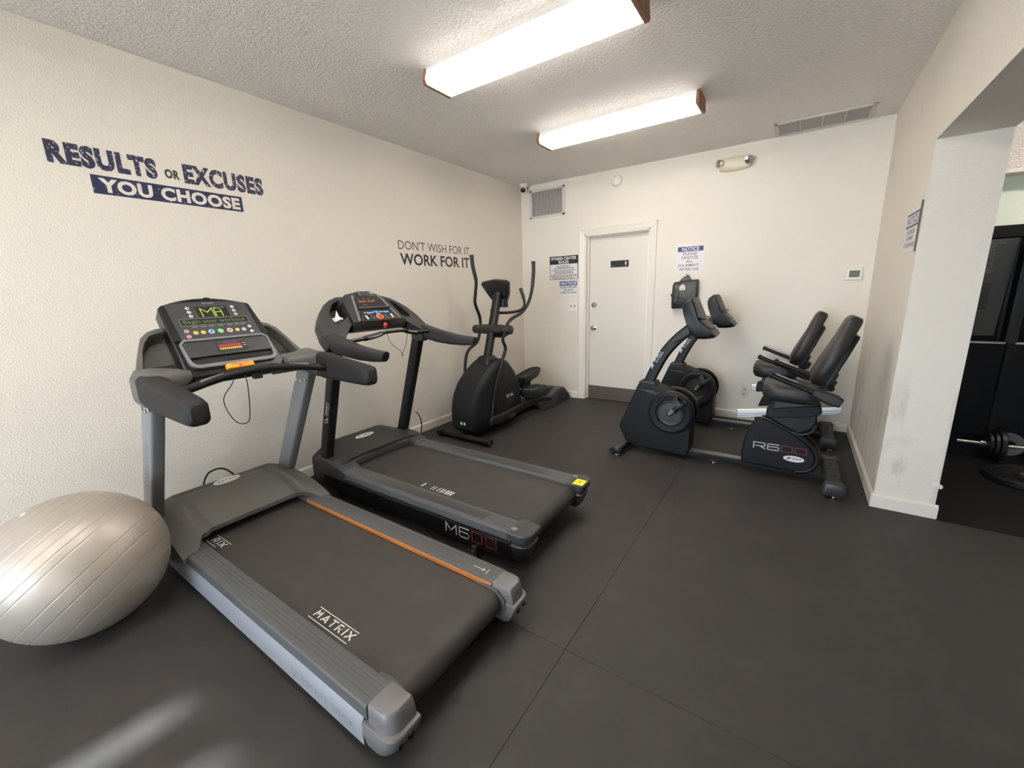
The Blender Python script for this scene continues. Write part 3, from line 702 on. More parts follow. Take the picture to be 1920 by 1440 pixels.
# uprights
def xf1(z): return 0.51+0.606*(z-0.435)
for s, ya in ((-1, -4.236), (1, -3.540)):
    rings = []
    for z in (0.10, 0.98):
        x1 = xf1(z); rings.append([(x1-0.066+x, ya+0.0275+y, z) for x, y in rrect(0.132, 0.055, 0.012)])
    u_ = obj('upright', G().loft(rings), 'post_grey', t1)
    for k, (dx, dz) in enumerate(((-0.105, 0.0), (-0.06, -0.006), (-0.018, 0.006))):
        zz = 0.915+dz; obj('bolt', G().lathe([(0.011, 0), (0.010, 0.004), (0.003, 0.005)], (xf1(zz)+dx, ya, zz), (0, -1, 0), 10), 'chrome', u_)
    if s < 0:
        ax = V((0.606, 0, 1)).normalized(); g = G()
        matrix_word(g, 'MATRIX', V((xf1(0.74)-0.085, ya-0.0006, 0.74)), -ax, V((ax.z, 0, -ax.x)), 0.30, 0.03, 0.006); obj('lettering', g, 'grey_ink', u_)
# console frame: s runs down the face, v sideways, h off the face
T1 = V((0.527, yc, 1.35)); D1 = V((0.653, 0, -0.757)); N1 = V((0.757, 0, 0.653))
def P1(s, v, h=0.0): return T1+D1*s+N1*h+V((0, v, 0))
def slab(name, poly, h0, h1, m, parent, P=P1, bevel=0.004, seg=2, **k):
    n = len(poly); return obj(name, G().loft([[P(s, v, h0) for s, v in poly], [P(s, v, h1) for s, v in poly]]), m, parent, bevel=bevel, seg=seg, **k)
def arc_poly(top, hw_t, hw_b, bot, arch, r=0.03, n=8):
    pts = []
    for i in range(n+1):
        u = -1+2*i/n; pts.append((top-arch*(1-u*u), u*(hw_t-r*0.5)))
    pts += [(top+r*0.5, hw_t)]
    for k in range(6):
        a = math.radians(90*k/5); pts.append((bot-r+r*math.sin(a), hw_b-r+r*math.cos(a)))
    for k in range(6):
        a = math.radians(90*k/5); pts.append((bot-r+r*math.cos(a), -(hw_b-r+r*math.sin(a))))
    pts += [(top+r*0.5, -hw_t)]
    return pts
hs = slab('console_housing', arc_poly(-0.005, 0.205, 0.222, 0.425, 0.042), -0.075, 0.004, 'gloss_black', t1, bevel=0.008, seg=3)
slab('rim', arc_poly(0.002, 0.197, 0.215, 0.22, 0.034, 0.012), 0.004, 0.009, 'satin_black', hs, bevel=0.002)
pn = slab('display_panel', [(0.0-0.014*(1-u*u), 0.176*u) for u in [-1+2*i/8 for i in range(9)]]+[(0.218, 0.177), (0.218, -0.177)], 0.006, 0.014, 'panel_grey', t1, bevel=0.002)
def face(g, s0, s1, v0, v1, h, P=P1): return g.add([P(s1, v0, h), P(s1, v1, h), P(s0, v1, h), P(s0, v0, h)], [(0, 1, 2, 3)])
def ftext(g, s, s0, s1, v0, v1, h, bold=0, P=P1, D=D1, slant=0): return text(g, s, P(s1, v0, h), YP, -D, v1-v0, s1-s0, bold, slant)
def fstroke(g, lines, s0, s1, v0, v1, h, tk, P=P1, D=D1): return strokes(g, lines, P(s1, v0, h), YP, -D, v1-v0, s1-s0, tk)
hp = 0.0145
obj('display_window', face(G(), 0.02, 0.088, -0.062, 0.078, hp), 'hole_black', pn)
def dots(g, lines, s0, s1, v0, v1, h, step, r, P=P1):
    for ln in lines:
        for a, b in zip(ln, ln[1:]):
            L_ = math.hypot((b[0]-a[0])*(v1-v0), (b[1]-a[1])*(s1-s0)); n = max(1, round(L_/step))
            for k in range(n+1):
                x = a[0]+(b[0]-a[0])*k/n; y = a[1]+(b[1]-a[1])*k/n; v = v0+(v1-v0)*x; s = s1-(s1-s0)*y
                face(g, s-r, s+r, v-r, v+r, h, P)
g = G(); dots(g, [[(0, 0), (0, 1), (0.5, 0.5), (1, 1), (1, 0)]], 0.032, 0.084, -0.043, 0.008, hp+0.0004, 0.0066, 0.0020)
dots(g, [[(0, 0), (0, 0.75), (0.25, 1), (0.75, 1), (1, 0.75), (1, 0)], [(0, 0.5), (1, 0.5)]], 0.032, 0.084, 0.016, 0.046, hp+0.0004, 0.0066, 0.0020)
o = obj('display_letters', g, 'led_green', pn, label='green lit dot letters')
g = G(); ftext(g, 'MPH', 0.026, 0.032, 0.05, 0.066, hp+0.0004); ftext(g, 'FEET', 0.026, 0.032, 0.012, 0.03, hp+0.0004); obj('display_captions', g, 'silver_ink', pn)
obj('message_bezel', face(G(), 0.094, 0.137, -0.152, 0.152, hp), 'edge_grey', pn)
obj('message_window', face(G(), 0.097, 0.134, -0.149, 0.149, hp+0.0004), 'hole_black', pn)
obj('message_letters', ftext(G(), 'Begin your workout', 0.102, 0.131, -0.138, 0.134, hp+0.0008, -0.01), 'led_dim', pn, label='dim green message lettering')
g = G(); matrix_word(g, 'MATRIX', P1(0.002, -0.02, hp), YP, -D1, 0.05, 0.007, 0.0016); obj('brand_lettering', g, 'silver_ink', pn)
g = G()
for v in (-0.10, -0.065, -0.03, 0.01, 0.05, 0.085, 0.115): face(g, 0.142, 0.149, v-0.012, v+0.012, hp)
o = obj('caption_row', g, 'edge_grey', pn); o['kind'] = 'stuff'
for s, v, r, m in ((0.168, -0.143, 0.009, 'btn_pink'), (0.2, -0.143, 0.009, 'btn_pink'), (0.181, -0.109, 0.0105, 'btn_yellow'), (0.181, -0.078, 0.0105, 'btn_yellow'), (0.18, -0.043, 0.014, 'btn_blue'), (0.18, -0.003, 0.014, 'btn_green'), (0.18, 0.039, 0.0135, 'btn_pink'), (0.181, 0.074, 0.010, 'btn_yellow'), (0.181, 0.105, 0.010, 'btn_white'), (0.165, 0.138, 0.009, 'btn_white'), (0.197, 0.138, 0.009, 'btn_white'),
                   (0.028, -0.094, 0.0088, 'btn_white'), (0.053, -0.094, 0.0088, 'btn_white'), (0.078, -0.094, 0.0088, 'btn_white'), (0.028, 0.106, 0.0088, 'btn_white'), (0.053, 0.106, 0.0088, 'btn_white'), (0.078, 0.106, 0.0088, 'btn_white')):
    b_ = obj('button', G().lathe([(r, 0), (r*0.95, 0.002), (r*0.85, 0.0025)], P1(s, v, hp-0.001), N1, 18), m, pn)
    g = G(); oval(g, P1(s, v, hp+0.0016), YP, -D1, r*0.42, r*0.42, 0.0004, 10); obj('button_icon', g, 'edge_grey' if m == 'btn_white' else {'btn_pink': 'red_ink', 'btn_yellow': 'orange_plastic', 'btn_blue': 'sign_blue_light', 'btn_green': 'btn_green'}[m], b_)
for v0, v1, s0, s1 in ((-0.153, -0.133, 0.155, 0.213), (-0.122, -0.065, 0.167, 0.195)):
    g = G()
    strokes(g, [[(0, 0), (1, 0), (1, 1), (0, 1), (0, 0)]], P1(s1, v0, hp), YP, -D1, v1-v0, s1-s0, 0.0012); obj('button_outline', g, 'edge_grey', pn)
obj('sensor_notch', G().loft([[P1(s, v, -0.01) for s, v in ((-0.046, 0.002), (-0.046, 0.03), (-0.02, 0.026), (-0.02, -0.002))], [P1(s, v, 0.006) for s, v in ((-0.046, 0.002), (-0.046, 0.03), (-0.02, 0.026), (-0.02, -0.002))]]), 'hole_black', hs)
# reading ledge with its silver-grey border
ob = arc_poly(0.219, 0.196, 0.196, 0.388, 0.0, 0.04, 2); ib = arc_poly(0.232, 0.189, 0.184, 0.368, 0.0, 0.03, 2)
g = G(); n = len(ob)
g.loft([[P1(s, v, 0.004) for s, v in ob], [P1(s, v, 0.020) for s, v in ob], [P1(s, v, 0.020) for s, v in ib], [P1(s, v, 0.004) for s, v in ib]], cap=False)
obj('ledge_border', g, 'edge_grey', t1, bevel=0.002)
slab('ledge_well', ib, 0.002, 0.005, 'hole_black', t1, bevel=0)
rk = slab('reading_rack', [(0.236, -0.185), (0.236, 0.185), (0.315, 0.185), (0.325, 0.18), (0.325, -0.18), (0.315, -0.185)], 0.006, 0.018, 'rack_grey', t1, bevel=0.003)
hq = 0.0186
ch = obj('heart_chart', face(G(), 0.252, 0.313, -0.06, 0.078, hq), 'black_ink', rk)
for k in range(11):
    v = -0.045+k*0.0092
    obj('chart_bar', face(G(), 0.268, 0.284, v-0.0036, v+0.0036, hq+0.0004), 'chart_red', ch)
    obj('chart_bar', face(G(), 0.288, 0.298, v-0.0036, v+0.0036, hq+0.0004), 'chart_yellow', ch)
g = G(); ftext(g, 'Target Heart Rate', 0.256, 0.261, -0.025, 0.04, hq+0.0004); face(g, 0.268, 0.272, 0.06, 0.074, hq+0.0004); face(g, 0.281, 0.285, 0.06, 0.076, hq+0.0004); obj('chart_captions', g, 'silver_ink', ch)
slab('ipod_slot', [(0.338, -0.03), (0.338, 0.075), (0.357, 0.075), (0.357, -0.03)], 0.004, 0.009, 'satin_black', t1, bevel=0.003)
# wings with cup wells, and the arms down to the grips
OUTW = [(0.088, 0.19), (0.094, 0.235), (0.108, 0.27), (0.14, 0.303), (0.192, 0.325), (0.295, 0.362), (0.38, 0.392), (0.405, 0.398), (0.405, 0.19)]
INW = [(0.116, 0.20), (0.122, 0.235), (0.134, 0.268), (0.17, 0.296), (0.213, 0.315), (0.322, 0.346), (0.325, 0.20)]
for s in (-1, 1):
    wg = obj('side_wing', holed_plate(OUTW, INW, lambda a, b, h, s=s: P1(a, b*s, h), -0.12, -0.045, 0.062), 'grey_plastic', t1, ang=40)
    slab('well_floor', [(0.28, 0.215*s), (0.28, 0.325*s), (0.322, 0.34*s), (0.322, 0.215*s)], -0.104, -0.085, 'hole_black', wg, bevel=0)
    # arm: lofted from the console foot outwards to the grip
    rings = []
    for v, x0, x1, z0, z1 in ((0.215, 0.79, 0.84, 1.03, 1.068), (0.28, 0.775, 0.89, 1.0, 1.085), (0.335, 0.745, 0.92, 0.955, 1.09), (0.385, 0.72, 0.90, 0.945, 1.085), (0.408, 0.74, 0.88, 0.955, 1.06)):
        cx_, cz_ = (x0+x1)/2, (z0+z1)/2
        rings.append([(cx_+x, yc+v*s, cz_+z-0.12*(x)) for x, z in rrect(x1-x0, z1-z0, 0.03, 4)])
    obj('wing_arm', G().loft(rings), 'grey_plastic', t1, ang=45)
    rings = []
    for x, za, zb_, va, vb in ((0.845, 0.955, 1.078, 0.325, 0.413), (0.95, 0.94, 1.074, 0.325, 0.415), (1.08, 0.937, 1.055, 0.328, 0.413), (1.28, 0.932, 1.032, 0.330, 0.410), (1.315, 0.934, 1.026, 0.333, 0.407), (1.33, 0.948, 1.012, 0.345, 0.395)):
        rings.append([(x, yc+s*(va+vb)/2+y, (za+zb_)/2+z) for y, z in rrect(vb-va, zb_-za, 0.024, 4)])
    gr = obj('hand_grip', G().loft(rings), 'foam_black', t1, ang=40)
    sl = 0.098/0.36
# arched heart-rate bar
g = G(); g.tube([(0.985, yc-0.335, 1.0), (0.985, yc-0.25, 1.022), (0.972, yc-0.12, 1.044), (0.965, yc, 1.051), (0.972, yc+0.12, 1.044), (0.985, yc+0.25, 1.022), (0.985, yc+0.335, 1.0)], 0.0185, 14)
hb = obj('cross_bar', g, 'foam_black', t1)
for s in (-1, 1):
    obj('pulse_plate', G().tube([(0.99, yc+s*0.24, 1.037), (0.984, yc+s*0.19, 1.045), (0.978, yc+s*0.145, 1.052)], 0.0075, 8, 3), 'steel', hb)
obj('bar_bracket', G().box(0.945, 0.975, yc-0.02, yc+0.02, 1.005, 1.035), 'hole_black', hb, bevel=0.006)
# orange stop key and its cord
kx = P1(0.405, 0.0, 0.016)
g = G(); g.loft([[P1(0.405+a, v*b+0.0, h) for a, v, b in ((-0.016, -1, wd), (-0.018, 0, wd), (-0.016, 1, wd), (0.012, 1, wd), (0.014, 0, wd), (0.012, -1, wd))] for h, wd in ((0.004, 0.064), (0.022, 0.064), (0.03, 0.056))])
sk = obj('stop_key', g, 'orange_plastic', t1, bevel=0.005, label='orange magnetic stop key')
obj('key_mark', face(G(), 0.393, 0.401, -0.04, 0.04, 0.0306), 'copper', sk)
obj('key_knob', G().lathe([(0.01, 0), (0.01, 0.004), (0.004, 0.005)], P1(0.405, 0.0, 0.029), N1, 14), 'copper', sk)
pts = [P1(0.36, -0.062, 0.008), P1(0.43, -0.06, 0.012), V((0.885, -3.935, 1.0)), V((0.905, -3.995, 0.93)), V((0.915, -3.985, 0.85)), V((0.92, -3.955, 0.802)), V((0.92, -3.915, 0.80)), V((0.92, -3.90, 0.86)), V((0.91, -3.888, 0.97)), V((0.88, -3.88, 1.02))]
obj('key_cord', G().tube(pts, 0.0022, 6, 5), 'hole_black', t1)
obj('paper_slip', G().prism([P1(0.40, -0.285, -0.02), P1(0.40, -0.235, -0.02), P1(0.425, -0.235, -0.005), P1(0.425, -0.285, -0.005)], (0, 0, 0.002)), 'tissue_white', t1, label='white paper slip tucked under the grip')
obj('power_cord', G().tube([(0.16, -4.0, 0.012), (0.14, -3.955, 0.14), (0.15, -3.90, 0.31), (0.15, -3.85, 0.345), (0.155, -3.79, 0.33), (0.19, -3.74, 0.25), (0.26, -3.72, 0.14), (0.3, -3.72, 0.10)], 0.0055, 8), 'hole_black', t1)
for x in (0.36, 1.98):
    for s in (-1, 1): obj('foot', G().lathe([(0.03, 0), (0.03, 0.012), (0.014, 0.02), (0.012, 0.055)], (x, yc+s*0.30, 0), (0, 0, 1), 16), 'black_rubber', t1)

# ================================================================ second treadmill
y2 = -2.915
t2 = thing('treadmill', 'black treadmill with curved arms and a red-lettered side, parked behind the grey one', 'treadmill', (1.2, y2, 0))
zr = 0.225
for s in (-1, 1):
    ya, yb = (y2-0.382, y2-0.262) if s < 0 else (y2+0.25, y2+0.377)
    r_ = obj('side_rail', G().pyz(groove_section(ya, yb, zr, 0.178, 6), 0.6, 2.0), 'rail_grey', t2, ang=25)
    g = G(); yy = ya+0.03 if s < 0 else yb-0.10
    quad(g, (0.95, yy, zr+0.0004), X_, YP, 0.86, 0.06, 0.0016); obj('tread_pad', g, 'dark_grey', r_, bevel=0.001)
    # deep black side skirt
    yo = y2-0.388 if s < 0 else y2+0.382
    sec = [(yo, 0.075), (yo, 0.165), (yo-s*0.012, 0.172), (yo-s*0.012, 0.182), (yo-s*0.05, 0.182), (yo-s*0.05, 0.075)]
    sk_ = obj('side_skirt', G().pyz(sec, 0.42, 2.0), 'gloss_black', t2)
    if s < 0:
        ys_ = yo-0.0007; d_ = 0.035
        g = G(); strokes(g, [[(0, 0), (0, 1), (0.5, 0.25), (1, 1), (1, 0)]], (1.575, ys_, 0.103), X_, Z_, 0.075, 0.055, 0.007)
        strokes(g, [[(1, 1), (0.12, 1), (0, 0.88), (0, 0.1), (0.1, 0), (0.95, 0), (1, 0.1), (1, 0.45), (0.95, 0.55), (0.05, 0.55)]], (1.672, ys_, 0.103), X_, Z_, 0.065, 0.055, 0.007)
        obj('model_letters', g, 'silver_ink', sk_)
        g = G()
        for x in (1.76, 1.85): strokes(g, [[(0, 0), (1, 0), (1, 1), (0, 1), (0, 0)]], (x, ys_, 0.103), X_, Z_, 0.066, 0.055, 0.005)
        obj('model_digits', g, 'red_ink', sk_, label='red outlined model digits')
obj('deck', G().box(0.5, 1.95, y2-0.34, y2+0.335, 0.06, 0.178), 'satin_black', t2)
pr = [(0.5, 0.206), (1.2, 0.206), (2.0, 0.206)]+[(2.0+0.054*math.sin(a), 0.152+0.054*math.cos(a)) for a in [PI*k/14 for k in range(1, 14)]]+[(2.0, 0.098), (0.5, 0.098), (0.5, 0.108), (1.98, 0.108), (2.035, 0.13), (2.035, 0.175), (1.98, 0.196), (0.5, 0.196)]
b2 = obj('running_belt', G().pxz(pr, y2-0.258, y2+0.25), 'belt_rubber', t2, ang=30)
g = G()
for x, wd in ((1.215, 0.010), (1.295, 0.006), (1.315, 0.006), (1.345, 0.008), (1.37, 0.010), (1.39, 0.008), (1.41, 0.014), (1.433, 0.012), (1.453, 0.010)): quad(g, (x, -3.14, 0.2066), X_, YP, wd, 0.045)
o = obj('worn_marks', g, 'white_ink', b2); o['kind'] = 'stuff'
def rear_cap2(s, yi, yo, parent):
    o = 1 if yo > yi else -1
    def ring(z, xa, xb, di, do, r): return [(x, y, z) for x, y in rcorner(xa, xb, yi+o*di, yo-o*do, 0.02, r)]
    g = G().loft([ring(0.062, 1.99, 2.045, 0.03, 0.03, 0.03), ring(0.085, 1.975, 2.065, 0.014, 0.016, 0.045), ring(0.15, 1.965, 2.088, 0.004, 0.004, 0.05), ring(0.158, 1.965, 2.092, 0, 0, 0.05), ring(0.162, 1.965, 2.088, 0.002, 0.003, 0.05), ring(0.166, 1.985, 2.08, 0.008, 0.01, 0.046), ring(0.185, 1.985, 2.084, 0.006, 0.008, 0.046),
                  ring(0.192, 1.985, 2.098, -0.004, -0.005, 0.05), ring(0.222, 1.985, 2.104, -0.006, -0.006, 0.052), ring(0.229, 1.985, 2.098, 0.0, 0.0, 0.048)])
    return obj('rear_cap', g, 'dark_grey', parent, ang=30)
rear_cap2(-1, y2-0.25, y2-0.385, t2); c2 = rear_cap2(1, y2+0.24, y2+0.38, t2)
st = obj('warning_sticker', quad(G(), (2.028, -2.672, 0.2294), X_, YP, 0.066, 0.075, 0.0006), 'yellow_sticker', c2, label='bright yellow square sticker')
g = G(); strokes(g, [[(0, 0), (0.45, 1), (0.3, 0.5), (1, 0.65)]], (2.052, -2.648, 0.2304), X_, YP, 0.02, 0.025, 0.004); obj('sticker_mark', g, 'black_ink', st)
for s in (-1, 1):
    obj('cap_knob', G().ell((2.0, y2+s*0.345, 0.228), 0.02, 0.014, 0.006, 12, 6), 'edge_grey', c2 if s > 0 else t2)
    for x in (0.5, 1.775):
        f_ = obj('foot', G().lathe([(0.026, 0), (0.026, 0.012), (0.018, 0.034), (0.012, 0.038), (0.012, 0.075)], (x, y2+s*(0.395 if x > 1 else 0.34), 0), (0, 0, 1), 16), 'black_rubber', t2)
        obj('foot_nut', G().lathe([(0.014, 0.05), (0.014, 0.058), (0.009, 0.06), (0.014, 0.068), (0.013, 0.082), (0.004, 0.084)], (x, y2+s*(0.395 if x > 1 else 0.34), 0), (0, 0, 1), 10), 'chrome', f_)
# hood with its rolled front lip
H2_ = dict(x0=0.235, x1=0.60, x1c=0.585, zf=0.275, zt=0.325, drop=0.07, vs=0.20, vw=0.36, vc=0.27, zb=0.06)
h2 = make_hood(t2, y2, H2_, 'charcoal', groove=False)
rings = []
for i in range(15):
    u = -1+2*i/14; yv = y2+0.262*u; xr = 0.592-0.022*(1-u*u); zt = 0.272-0.016*abs(u)**3
    rings.append([(xr-0.03, yv, zt+0.012), (xr-0.008, yv, zt+0.008), (xr+0.008, yv, zt-0.006), (xr+0.014, yv, zt-0.028), (xr+0.012, yv, 0.212), (xr-0.03, yv, 0.212)])
obj('hood_lip', G().loft(rings), 'dark_grey', t2, ang=50)
for s in (-1, 1):
    yv = y2+s*0.315
    sec = [(0.30, 0.06), (0.30, 0.27), (0.42, 0.285), (0.55, 0.272), (0.62, 0.25), (0.665, 0.228), (0.672, 0.2), (0.655, 0.06)]
    obj('boot', G().pxz(sec, yv-0.07, yv+0.07), 'dark_grey', t2, bevel=0.022, seg=3)
bo = V((0.37, y2+0.005, hood_z(0.37, 0, H2_)-0.001)); bn = V((0.16, 0, 1)).normalized(); by = bn.cross(bx).normalized()
bd = obj('badge', oval(G(), bo, bx, by, 0.082, 0.027, 0.004), 'sign_white', h2)
g = G(); text(g, 'SPIRIT', bo+bn*0.0046-bx*0.02-by*0.008, bx, by, 0.075, 0.016, 0.02); strokes(g, [[(0, 0.2), (0.6, 0.9), (0.4, 0.4), (1, 1)]], bo+bn*0.0046-bx*0.06-by*0.01, bx, by, 0.03, 0.02, 0.004); obj('badge_lettering', g, 'black_ink', bd)
# uprights
def xf2(z): return 0.59+0.345*(z-0.67)
for s in (-1, 1):
    ya = y2-0.375 if s < 0 else y2+0.318; rings = []
    for z in (0.06, 1.09):
        x1 = xf2(z); rings.append([(x1-0.041+x, ya+0.0285+y, z) for x, y in rrect(0.082, 0.057, 0.008)])
    u_ = obj('upright', G().loft(rings), 'satin_black', t2)
    ax = V((0.345, 0, 1)).normalized(); nx_ = V((ax.z, 0, -ax.x))
    g = G(); o_ = V((xf2(0.56)-0.058, ya-0.0008, 0.56))
    strokes(g, [[(0.2, 0), (0, 0.35), (0.9, 0.75), (0.35, 0.42), (1, 1), (0.95, 0.3), (0.2, 0)]], o_-ax*0.01, -nx_, ax, -0.034, 0.05, 0.006)
    text(g, 'SPIRIT', o_+ax*0.052+nx_*0.02, ax, -nx_, 0.10, 0.018, 0.02); text(g, 'FITNESS', o_+ax*0.052+nx_*0.036, ax, -nx_, 0.10, 0.011, 0.0)
    if s < 0: obj('lettering', g, 'white_ink', u_)
# console body
T2 = V((0.507, y2, 1.394)); D2 = V((0.735, 0, -0.678)); N2 = V((0.678, 0, 0.735))
def P2(s, v, h=0.0): return T2+D2*s+N2*h+V((0, v, 0))
rings = []
for v, k in ((-0.215, 0.80), (-0.205, 0.93), (-0.185, 1), (-0.15, 1.02), (0, 1.05), (0.15, 1.02), (0.185, 1), (0.205, 0.93), (0.215, 0.80)):
    q = (abs(v)/0.215)**3; tp = -0.028*(1-(v/0.215)**2)+0.05*q
    rings.append([P2(tp, v*(0.80), -0.07), P2(tp, v*0.80, -0.012), P2(tp+0.012, v*0.82, 0.002), P2(0.06, v*0.86, 0.006), P2(0.16, v*0.9, 0.002), P2(0.272, v, 0.0), P2(0.284, v, -0.012), P2(0.30, v, -0.05), P2(0.285, v, -0.085), P2(0.15, v, -0.10)])
cb = obj('console_housing', G().loft(rings), 'charcoal', t2, ang=40)
pn2 = slab('display_panel', [(0.056, -0.088), (0.056, 0.125), (0.15, 0.135), (0.15, -0.098)], 0.005, 0.0085, 'hole_black', t2, P=P2, bevel=0.001)
g = G(); ftext(g, 'QUICK  START', 0.085, 0.104, -0.072, 0.062, 0.009, 0.0, P2, D2); obj('display_letters', g, 'led_orange', pn2, label='orange lit message')
g = G(); ftext(g, 'SPIRIT', 0.122, 0.132, -0.06, -0.02, 0.009, 0.02, P2, D2)
for v in (-0.065, -0.02, 0.02, 0.07, 0.1): face(g, 0.068, 0.073, v-0.008, v+0.008, 0.009, P2)
obj('display_captions', g, 'grey_ink', pn2)
slab('tablet_lip', [(0.148, -0.115), (0.148, 0.15), (0.166, 0.152), (0.166, -0.117)], 0.004, 0.014, 'rack_grey', t2, P=P2, bevel=0.003)
kp = slab('keypad', [(0.176, -0.106), (0.176, 0.135), (0.272, 0.158), (0.28, 0.10), (0.283, 0.0), (0.28, -0.10), (0.272, -0.158)], 0.001, 0.0075, 'hole_black', t2, P=P2, bevel=0.001)
for s_, v, rs, rv, m in ((0.199, 0.004, 0.008, 0.018, 'blue_button'), (0.218, 0.006, 0.008, 0.017, 'blue_button'), (0.212, -0.06, 0.006, 0.018, 'blue_button'), (0.208, 0.08, 0.006, 0.016, 'blue_button'), (0.246, 0.005, 0.018, 0.023, 'red_plastic')):
    oval_ = oval(G(), P2(s_, v, 0.007), YP, -D2, rv, rs, 0.003, 20); obj('button', oval_, m, kp)
g = G(); n = 24
rg = [[P2(0.246+math.sin(2*PI*i/n)*0.018*k, 0.005+math.cos(2*PI*i/n)*0.023*k, h) for i in range(n)] for k, h in ((1.0, 0.0078), (1.22, 0.0078), (1.22, 0.0098), (1.0, 0.0098))]
g.loft(rg+[rg[0]], cap=False); obj('stop_ring', g, 'btn_yellow', kp)
for v in (-0.088, -0.066, -0.045, -0.024, 0.035, 0.055, 0.075, 0.098): obj('key', face(G(), 0.197, 0.206, v-0.007, v+0.007, 0.0079, P2), 'btn_white', kp)
for s_, v in ((0.235, -0.05), (0.256, -0.05), (0.235, 0.055), (0.256, 0.06)): obj('key', face(G(), s_-0.003, s_+0.003, v-0.016, v+0.016, 0.0079, P2), 'edge_grey', kp)
for v in (-0.098, 0.11): obj('key', face(G(), 0.225, 0.262, v-0.008, v+0.008, 0.0079, P2), 'btn_white', kp)
g = G(); strokes(g, [[(0, 1), (-0.12, 0), (1.12, 0), (1, 1)]], P2(0.276, -0.122, 0.0079), YP, -D2, 0.25, 0.05, 0.0022); obj('keypad_outline', g, 'red_ink', kp)
for s in (-1, 1):
    slab('side_trim', [(0.03, 0.098*s+0.02), (0.03, 0.115*s+0.02), (0.27, 0.176*s), (0.27, 0.16*s)], 0.0, 0.008, 'edge_grey', t2, P=P2, bevel=0.002)
fn = slab('fan_vent', [(-0.012, 0.0), (-0.012, 0.085), (0.034, 0.06), (0.034, -0.02)], 0.0, 0.006, 'hole_black', t2, P=P2, bevel=0.001)
for k in range(5):
    s_ = -0.008+k*0.0095; obj('fan_slat', face(G(), s_, s_+0.003, -0.01+0.006, 0.072, 0.0065, P2), 'edge_grey', fn)
for v0, v1 in ((-0.026, -0.008), (0.066, 0.084)): obj('fan_trim', face(G(), -0.010, 0.034, v0, v1, 0.0068, P2), 'edge_grey', fn)
# swept wings with deep cup wells, running into the grips
OUT2 = [(0.012, 0.125), (0.014, 0.19), (0.035, 0.25), (0.07, 0.305), (0.125, 0.36), (0.2, 0.405), (0.30, 0.428), (0.385, 0.43), (0.40, 0.345), (0.33, 0.28), (0.285, 0.235), (0.262, 0.185), (0.15, 0.155)]
IN2 = [(0.046, 0.185), (0.06, 0.225), (0.09, 0.262), (0.14, 0.3), (0.2, 0.318), (0.235, 0.305), (0.228, 0.262), (0.19, 0.2), (0.13, 0.178), (0.07, 0.17)]
for s in (-1, 1):
    wg = obj('side_wing', holed_plate(OUT2, IN2, lambda a, b, h, s=s: P2(a, b*s, h-0.03-0.25*max(0, b-0.16)**1.5), -0.06, 0.012, 0.085), 'charcoal', t2, ang=40)
    rings = []
    for x, zm, va, vb, ht in ((0.70, 1.115, 0.34, 0.425, 0.075), (0.78, 1.088, 0.338, 0.424, 0.088), (0.88, 1.066, 0.345, 0.42, 0.088), (1.0, 1.05, 0.357, 0.415, 0.082), (1.12, 1.042, 0.36, 0.41, 0.07), (1.205, 1.043, 0.362, 0.41, 0.058)):
        rings.append([(x+0.35*z, y2+s*(va+vb)/2+y, zm+z) for y, z in rrect(vb-va, ht, 0.022, 4)])
    gr = obj('hand_grip', G().loft(rings), 'charcoal', t2, ang=40)
    obj('grip_end', G().loft([[(1.2055+0.35*z, y2+s*0.386+y, 1.043+z) for y, z in rrect(0.038, 0.046, 0.016, 4)], [(1.2075+0.35*z, y2+s*0.386+y, 1.043+z) for y, z in rrect(0.036, 0.044, 0.016, 4)]]), 'hole_black', gr)
    obj('post_cap', G().box(xf2(1.06)-0.085, xf2(1.06)+0.03, y2+s*0.347-0.034, y2+s*0.347+0.034, 1.03, 1.10), 'charcoal', t2, bevel=0.012, seg=3)
g = G(); g.tube([(0.80, y2-0.335, 1.102), (0.812, y2-0.20, 1.112), (0.83, y2-0.08, 1.135), (0.832, y2, 1.138), (0.83, y2+0.08, 1.135), (0.812, y2+0.20, 1.112), (0.80, y2+0.335, 1.102)], 0.012, 12)
hb = obj('cross_bar', g, 'gloss_black', t2)
for s in (-1, 1):
    g = G(); g.tube([(0.813, y2+s*0.225, 1.11), (0.82, y2+s*0.15, 1.12), (0.827, y2+s*0.1, 1.131)], 0.0165, 12, 4); p_ = obj('pulse_grip', g, 'satin_black', hb)
    obj('pulse_plate', G().tube([(0.829, y2+s*0.21, 1.112), (0.835, y2+s*0.15, 1.119), (0.842, y2+s*0.11, 1.129)], 0.0062, 8, 3), 'steel', p_)
sk = obj('stop_clip', G().ell(tuple(P2(0.315, 0.012, -0.01)), 0.012, 0.015, 0.02, 12, 8), 'red_plastic', t2, label='red safety clip')
g = G(); g.tube([P2(0.252, 0.012, 0.012), P2(0.285, 0.014, 0.014), P2(0.315, 0.012, -0.005), V((0.80, y2-0.03, 1.10)), V((0.83, y2-0.02, 1.045)), V((0.84, y2+0.02, 1.01)), V((0.842, y2+0.04, 0.985)), V((0.842, y2+0.052, 0.967)), V((0.842, y2+0.035, 0.967)), V((0.842, y2+0.05, 0.99)), V((0.838, y2+0.085, 1.04)), V((0.835, y2+0.11, 1.115))], 0.0018, 6, 6)
obj('clip_cord', g, 'hole_black', t2)
g = G(); g.tube([(0.35, -2.36, 0.36), (0.385, -2.36, 0.345), (0.415, -2.36, 0.28), (0.415, -2.37, 0.2), (0.39, -2.40, 0.1), (0.33, -2.47, 0.05)], 0.0045, 8)
obj('power_cord', g, 'hole_black', t2)
